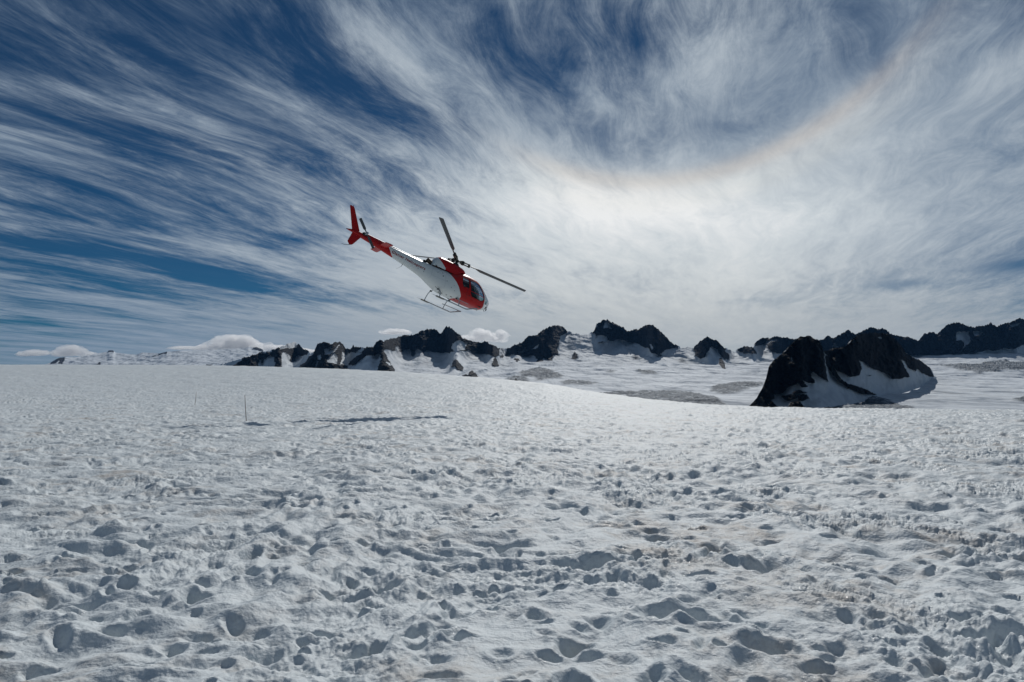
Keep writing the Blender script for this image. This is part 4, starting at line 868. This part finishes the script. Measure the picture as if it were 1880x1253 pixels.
# aerials
bm = bmesh.new(); tube(bm, [(-3.6, 0, 1.30), (-3.62, 0, 1.14)], [0.02, 0.014], 6); tube(bm, [(-3.62, 0, 1.16), (-3.75, 0, 1.0), (-3.9, 0, 0.84)], [0.008, 0.006, 0.004], 5); mesh_obj("whip_aerial", bm, dark_m, heli)
bm = bmesh.new(); tube(bm, [(3.0, -0.1, 0.80), (3.04, -0.1, 0.70), (3.12, -0.1, 0.69)], [0.018, 0.016, 0.01], 8); mesh_obj("pitot_tube", bm, black_m, heli)
bm = bmesh.new(); tube(bm, [(3.19, 0.0, 1.0), (3.24, 0.0, 0.90), (3.2, 0.0, 0.80)], [0.03, 0.04, 0.03], 8); mesh_obj("landing_lamp", bm, black_m, heli)
bm = bmesh.new(); tube(bm, [(2.35, -0.25, 0.56), (2.45, -0.25, 0.50)], [0.05, 0.03], 8); mesh_obj("belly_light", bm, skid_m, heli)
bm = bmesh.new(); tube(bm, [(3.22, 0.0, 1.36), (2.95, 0, 1.72), (2.5, 0, 2.02), (2.2, 0, 2.2), (1.9, 0, 2.35)], 0.022, 6); mesh_obj("windscreen_post", bm, white_m, heli)
bm = bmesh.new(); box(bm, (2.78, 0, 0.96), (0.5, 0.95, 0.36)); bmesh.ops.bevel(bm, geom=bm.edges[:], offset=0.08, segments=3, affect='EDGES'); mesh_obj('nose_light_block', bm, black_m, heli)  # black box added in the nose, blocks sky light through the chin windows
# cabin: floor, instrument panel, seats
bm = bmesh.new(); box(bm, (1.3, 0, 0.70), (2.3, 1.3, 0.04)); mesh_obj("cabin_floor", bm, lining_m, heli, False)
bm = bmesh.new(); box(bm, (2.45, -0.12, 1.08), (0.25, 0.6, 0.42), Matrix.Rotation(math.radians(-14), 3, 'Y')); box(bm, (2.36, -0.12, 0.8), (0.2, 0.25, 0.3)); bmesh.ops.bevel(bm, geom=bm.edges[:], offset=0.03, segments=2, affect='EDGES'); mesh_obj("instrument_panel", bm, black_m, heli)
for x, y in ((1.42, -0.40), (1.42, 0.40), (0.55, -0.55), (0.55, 0.0), (0.55, 0.55)):
    bm = bmesh.new(); box(bm, (x, y, 1.0), (0.46, 0.44, 0.12)); box(bm, (x-0.24, y, 1.32), (0.10, 0.44, 0.62), Matrix.Rotation(math.radians(-10), 3, 'Y')); box(bm, (x, y, 0.83), (0.3, 0.3, 0.24))
    box(bm, (x-0.30, y, 1.70), (0.08, 0.24, 0.16), Matrix.Rotation(math.radians(-10), 3, 'Y'))
    bmesh.ops.bevel(bm, geom=bm.edges[:], offset=0.03, segments=2, affect='EDGES'); mesh_obj("seat", bm, seat_m, heli)
# lettering on the boom (both sides), wrapped on the skin
cu = bpy.data.curves.new("lettering", 'FONT'); cu.body = "Glacier Helicopters"; cu.size = 0.25; cu.extrude = 0.0; cu.offset = 0.004; cu.space_character = 1.12
to = bpy.data.objects.new("lettering_tmp", cu); COL.objects.link(to); bpy.context.view_layer.update()
tm = bpy.data.meshes.new_from_object(to); bpy.data.objects.remove(to)
wv_ = max(v.co.x for v in tm.vertices)
let_m = paint("red_lettering", (0.30, 0.004, 0.008), 0.4, 0, 0)
for sd in (-1, 1):
    bm = bmesh.new(); bm.from_mesh(tm); bmesh.ops.triangulate(bm, faces=bm.faces[:])
    for it_ in range(3): bmesh.ops.subdivide_edges(bm, edges=[e for e in bm.edges if e.calc_length() > 0.05], cuts=1); bmesh.ops.triangulate(bm, faces=bm.faces[:])
    k_ = 2.45/wv_
    for v in bm.verts:
        x = (-4.62+v.co.x*k_) if sd == -1 else (-2.17-v.co.x*k_); z = 1.625 - 0.15*max(0.0, (x+4.6)/2.4)**1.2 + v.co.y*1.0
        v.co = Vector((x, sd*(skin_y(x, z)+0.014), z))
    mesh_obj("lettering", bm, let_m, heli, False)

# place it as the photograph shows: nose down, banked away
fw, pt, upv = (cam2world(Vector([r[k] for r in HROT])) for k in range(3))
M3 = Matrix((fw, pt, upv)).transposed()
HM = Matrix.Translation(cam2world(HT)+Vector((0, 0, EYE))) @ M3.to_4x4()
heli.matrix_world = HM
tag(heli, "red and white helicopter flying nose down above the snow, banked so its belly shows", "helicopter")
# ------------------------------------------------------------------ the pilot in the starboard front seat
def skinned(name, nodes, edges, mat, parent=None, sub=2):
    me = bpy.data.meshes.new(name); ks = list(nodes)
    me.from_pydata([nodes[k][0] for k in ks], [(ks.index(a), ks.index(b_)) for a, b_ in edges], [])
    me.materials.append(mat); o = bpy.data.objects.new(name, me); COL.objects.link(o); o.parent = parent
    md = o.modifiers.new("skin", 'SKIN'); md.use_smooth_shade = True
    for i, k in enumerate(ks):
        r = nodes[k][1]; me.skin_vertices[0].data[i].radius = r if isinstance(r, tuple) else (r, r)
    me.skin_vertices[0].data[0].use_root = True
    sm = o.modifiers.new("subdivision", 'SUBSURF'); sm.levels = sub; sm.render_levels = sub
    return o
skin_m = paint("skin_tone", (0.42, 0.25, 0.18), 0.55, 0, 0); cloth_m = paint("dark_blue_cloth", (0.02, 0.03, 0.06), 0.85, 0, 0); trous_m = paint("black_cloth", (0.015, 0.015, 0.018), 0.85, 0, 0); hair_m = paint("brown_hair", (0.04, 0.025, 0.015), 0.7, 0, 0); hs_m = paint("pale_green_headset", (0.35, 0.42, 0.38), 0.4, 0, 0)
def make_pilot(x0, y0, z0):
    root = bpy.data.objects.new("person", None); COL.objects.link(root)
    N = {'pelvis': ((x0, y0, z0), (.15, .12)), 'waist': ((x0-.02, y0, z0+.18), (.14, .11)), 'chest': ((x0-.04, y0, z0+.38), (.17, .12)), 'neck0': ((x0-.05, y0, z0+.52), (.07, .07)), 'neck': ((x0-.03, y0, z0+.60), .055), 'head': ((x0+.0, y0, z0+.70), (.085, .095)), 'crown': ((x0-.01, y0, z0+.80), (.075, .085))}
    Ed = [('pelvis', 'waist'), ('waist', 'chest'), ('chest', 'neck0'), ('neck0', 'neck'), ('neck', 'head'), ('head', 'crown')]
    for s, q in ((1, 'L'), (-1, 'R')):
        N.update({'sh'+q: ((x0-.05, y0+s*.19, z0+.47), .065), 'el'+q: ((x0+.12, y0+s*.24, z0+.22), .045), 'wr'+q: ((x0+.36, y0+s*.14, z0+.20), .028), 'pa'+q: ((x0+.44, y0+s*.12, z0+.21), (.036, .02)),
                  'hp'+q: ((x0+.05, y0+s*.09, z0-.01), .085), 'kn'+q: ((x0+.45, y0+s*.13, z0+.06), .06), 'an'+q: ((x0+.62, y0+s*.13, z0-.30), .038), 'to'+q: ((x0+.80, y0+s*.14, z0-.33), .035)})
        Ed += [('chest', 'sh'+q), ('sh'+q, 'el'+q), ('el'+q, 'wr'+q), ('wr'+q, 'pa'+q), ('pelvis', 'hp'+q), ('hp'+q, 'kn'+q), ('kn'+q, 'an'+q), ('an'+q, 'to'+q)]
        for f_, (dy, ln) in enumerate(((-.027, .055), (-.009, .065), (.009, .062), (.027, .048))):
            N['f%d%s' % (f_, q)] = ((x0+.46+ln*.6, y0+s*.12+dy, z0+.205), .009); N['g%d%s' % (f_, q)] = ((x0+.455+ln*.8, y0+s*.12+dy, z0+.17), .008)
            Ed += [('pa'+q, 'f%d%s' % (f_, q)), ('f%d%s' % (f_, q), 'g%d%s' % (f_, q))]
        N['th'+q] = ((x0+.44, y0+s*.12-s*.04, z0+.17), .010); Ed.append(('pa'+q, 'th'+q))
    skinned("body", N, Ed, skin_m, root)
    sub_ = lambda ks, k: {a: (N[a][0], tuple(v*k for v in N[a][1]) if isinstance(N[a][1], tuple) else N[a][1]*k) for a in ks}
    jk = ['pelvis', 'waist', 'chest', 'neck0', 'shL', 'shR', 'elL', 'elR', 'wrL', 'wrR']; skinned("jacket", sub_(jk, 1.14), [e for e in Ed if e[0] in jk and e[1] in jk], cloth_m, root)
    tk = ['pelvis', 'hpL', 'hpR', 'knL', 'knR', 'anL', 'anR']; skinned("trousers", sub_(tk, 1.16), [e for e in Ed if e[0] in tk and e[1] in tk], trous_m, root)
    for q in 'LR': skinned("boot", sub_(['an'+q, 'to'+q], 1.3), [('an'+q, 'to'+q)], black_m, root, 1)
    bm = bmesh.new(); bmesh.ops.create_uvsphere(bm, u_segments=20, v_segments=12, radius=1, matrix=Matrix.Translation((x0-.025, y0, z0+.78)) @ Matrix.Diagonal((.10, .088, .085, 1))); mesh_obj("hair", bm, hair_m, root)
    bm = bmesh.new(); tube(bm, [(x0-.01, y0+.10*math.cos(t), z0+.76+.12*math.sin(t)) for t in np.linspace(0, math.pi, 12)], 0.011, 6)
    for s in (-1, 1): tube(bm, [(x0, y0+s*.075, z0+.735), (x0, y0+s*.125, z0+.735)], 0.042, 12)
    mesh_obj("headset", bm, hs_m, root)
    bm = bmesh.new()
    tube(bm, [(x0+.088, y0, z0+.745), (x0+.108, y0, z0+.715), (x0+.09, y0, z0+.705)], [.008, .014, .008], 6); mesh_obj("nose", bm, skin_m, root)
    return root
pilot = make_pilot(1.45, -0.40, 1.10)
pilot.matrix_world = HM
tag(pilot, "pilot in dark jacket and pale headset seated inside the red and white helicopter", "person")

# ------------------------------------------------------------------ the two bamboo wands
wand_m, n, b, _ = new_mat("weathered_bamboo"); oc = objco(n)
n.links.new(mixc(n, noise(n, oc, 14, 4, 0.6).ss(.4, .6), (0.22, 0.09, 0.05), (0.07, 0.04, 0.03)), b.inputs['Base Color']); b.inputs['Roughness'].default_value = 0.7
def wand(bx, by, tx, ty, bend, label):
    x, d = gp(bx, by); z = float(ground(np.array([x]), np.array([d]))[0]); base = Vector((x, d, z+EYE))
    e = (626.5-ty)/F; el = (ST+e*CT)/(CT-e*ST); zt = el*d+EYE; xt = (tx-940)/F*d
    root = bpy.data.objects.new("marker_pole", None); COL.objects.link(root); root.location = base
    h = zt-base.z; dxx = xt-x; bm = bmesh.new(); K = 14; P_ = []; R_ = []
    for i in range(K+1):
        t = i/K; P_.append((dxx*t+bend*math.sin(math.pi*t), 0.02*math.sin(3*t), -0.25*(1-t)*0 + h*t if i else -0.25)); R_.append(0.016*(1-0.35*t))
    tube(bm, P_, R_, 8); mesh_obj("cane", bm, wand_m, root)
    for t in (0.2, 0.38, 0.55, 0.7, 0.84):          # nodes of the cane
        p = Vector((dxx*t+bend*math.sin(math.pi*t), 0.02*math.sin(3*t), h*t)); bm = bmesh.new(); tube(bm, [p-Vector((0, 0, .008)), p+Vector((0, 0, .008))], 0.019*(1-0.35*t), 8); mesh_obj("cane_joint", bm, wand_m, root)
    tag(root, label, "marker pole", "bamboo wands standing in the snow")
wand(454.1, 774.5, 450.7, 725.8, -0.012, "taller and nearer of the two thin bamboo poles standing in the snow")
wand(359.4, 744, 361.6, 719.8, 0.008, "shorter, farther thin bamboo pole leaning right, left of the taller one")

# ------------------------------------------------------------------ low cumulus behind the ranges
cl_m = bpy.data.materials.new("cloud_vapour"); cl_m.use_nodes = True; n = cl_m.node_tree; n.nodes.clear()
out = n.nodes.new('ShaderNodeOutputMaterial'); pv = n.nodes.new('ShaderNodeVolumePrincipled'); n.links.new(pv.outputs[0], out.inputs['Volume'])
pv.inputs['Color'].default_value = (0.97, 0.97, 0.97, 1); pv.inputs['Anisotropy'].default_value = 0.6
cn = noise(n, objco(n), 0.0035, 4, 0.6); n.links.new((cn.ss(0.34, 0.60)*0.016).v, pv.inputs['Density'])
def cloud(lobes, D, label, seed, vox=15, dens=1.0):
    """lobes: photo x, photo y, half width, half height (photo pixels)"""
    bm = bmesh.new(); k = D/F
    rr_ = random.Random(seed*7); main = list(lobes)
    for (x, y, rx, ry) in main:
        for q in range(9):
            a = rr_.uniform(0.1, math.pi-0.1); m_ = rr_.uniform(0.28, 0.55); lobes.append((x+rx*0.9*math.cos(a), y-ry*0.85*math.sin(a)+ry*0.1, ry*m_*rr_.uniform(1, 1.6), ry*m_))
    c0 = Vector(((lobes[0][0]-940)*k, D, (670-lobes[0][1])*k+EYE))
    for i, (x, y, rx, ry) in enumerate(lobes):
        c = Vector(((x-940)*k, D, (670-y)*k+EYE))-c0
        r = bmesh.ops.create_icosphere(bm, subdivisions=(5 if i < len(main) else 3), radius=1.0)
        co = np.array([v.co for v in r['verts']]); 
        d_ = fbm(co[:, 0]*1.6+i*3.1+seed, co[:, 2]*1.6+co[:, 1]*1.3, 5, 0.6, seed+i, True)*0.42 + fbm(co[:, 0]*5+i, co[:, 2]*5+co[:, 1]*4, 3, 0.6, seed+9)*0.24
        for v, q in zip(r['verts'], d_):
            s = (0.86 if i < len(main) else 1.0)+q*(1.0 if v.co.z > -0.1 else 0.3)
            v.co = Vector((v.co.x*s*rx*k, v.co.y*s*(0.6*rx+0.4*ry)*k*0.8, (v.co.z*s*ry if v.co.z > 0 else v.co.z*ry*0.5)*k)) + c + Vector((0, (i % 3-1)*ry*k*0.5, 0))
    o = mesh_obj("cloud", bm, cl_m); o.location = c0
    rm = o.modifiers.new("merge", 'REMESH'); rm.mode = 'VOXEL'; rm.voxel_size = vox
    tag(o, label, "cloud", "low cumulus clouds behind the mountains")
cloud([(425, 634, 34, 18), (405, 636, 26, 13), (448, 633, 24, 14), (385, 640, 24, 8), (475, 640, 32, 10), (510, 642, 40, 8), (545, 646, 36, 6), (425, 640, 60, 9)], 13500, "largest white cumulus, domed on top, over the snow domes left of the dark ridge", 3)
cloud([(338, 640, 30, 4.5), (362, 641, 22, 4)], 13900, "thin flat pale streak of cloud just left of the largest cumulus", 5)
cloud([(132, 648, 24, 13), (112, 651, 18, 9), (155, 652, 20, 7)], 14200, "dim grey cumulus puff low over the left end of the snow domes", 7)
cloud([(66, 650, 28, 7), (44, 652, 16, 5)], 14600, "faint low cloud at the far left, just above the snowfield crest", 8)
cloud([(724, 611, 26, 7), (708, 612, 12, 5), (742, 612, 14, 5)], 12800, "small lens shaped white cloud above the dark ridge, left of its pointed summit", 9)
cloud([(884, 619, 20, 14), (870, 624, 16, 9), (852, 622, 10, 6), (898, 624, 12, 9)], 12900, "white puffy cloud just right of the pointed summit, behind the ridge", 11)
cloud([(918, 621, 10, 12), (908, 625, 10, 8), (924, 626, 9, 7)], 13200, "small torn upright cloud puff above the gap between the two dark ridges", 13)

# ------------------------------------------------------------------ thin mountain air
bm = bmesh.new(); box(bm, (0, 5600, 225+EYE), (21000, 13400, 650)); 
hz_m = bpy.data.materials.new("mountain_air"); hz_m.use_nodes = True; n = hz_m.node_tree; n.nodes.clear()
out = n.nodes.new('ShaderNodeOutputMaterial'); pv = n.nodes.new('ShaderNodeVolumePrincipled'); n.links.new(pv.outputs[0], out.inputs['Volume'])
pv.inputs['Color'].default_value = (0.16, 0.42, 0.86, 1); pv.inputs['Density'].default_value = 0.0000095; pv.inputs['Anisotropy'].default_value = 0.1
hz = mesh_obj("haze", bm, hz_m, smooth=False); hz['kind'] = 'stuff'
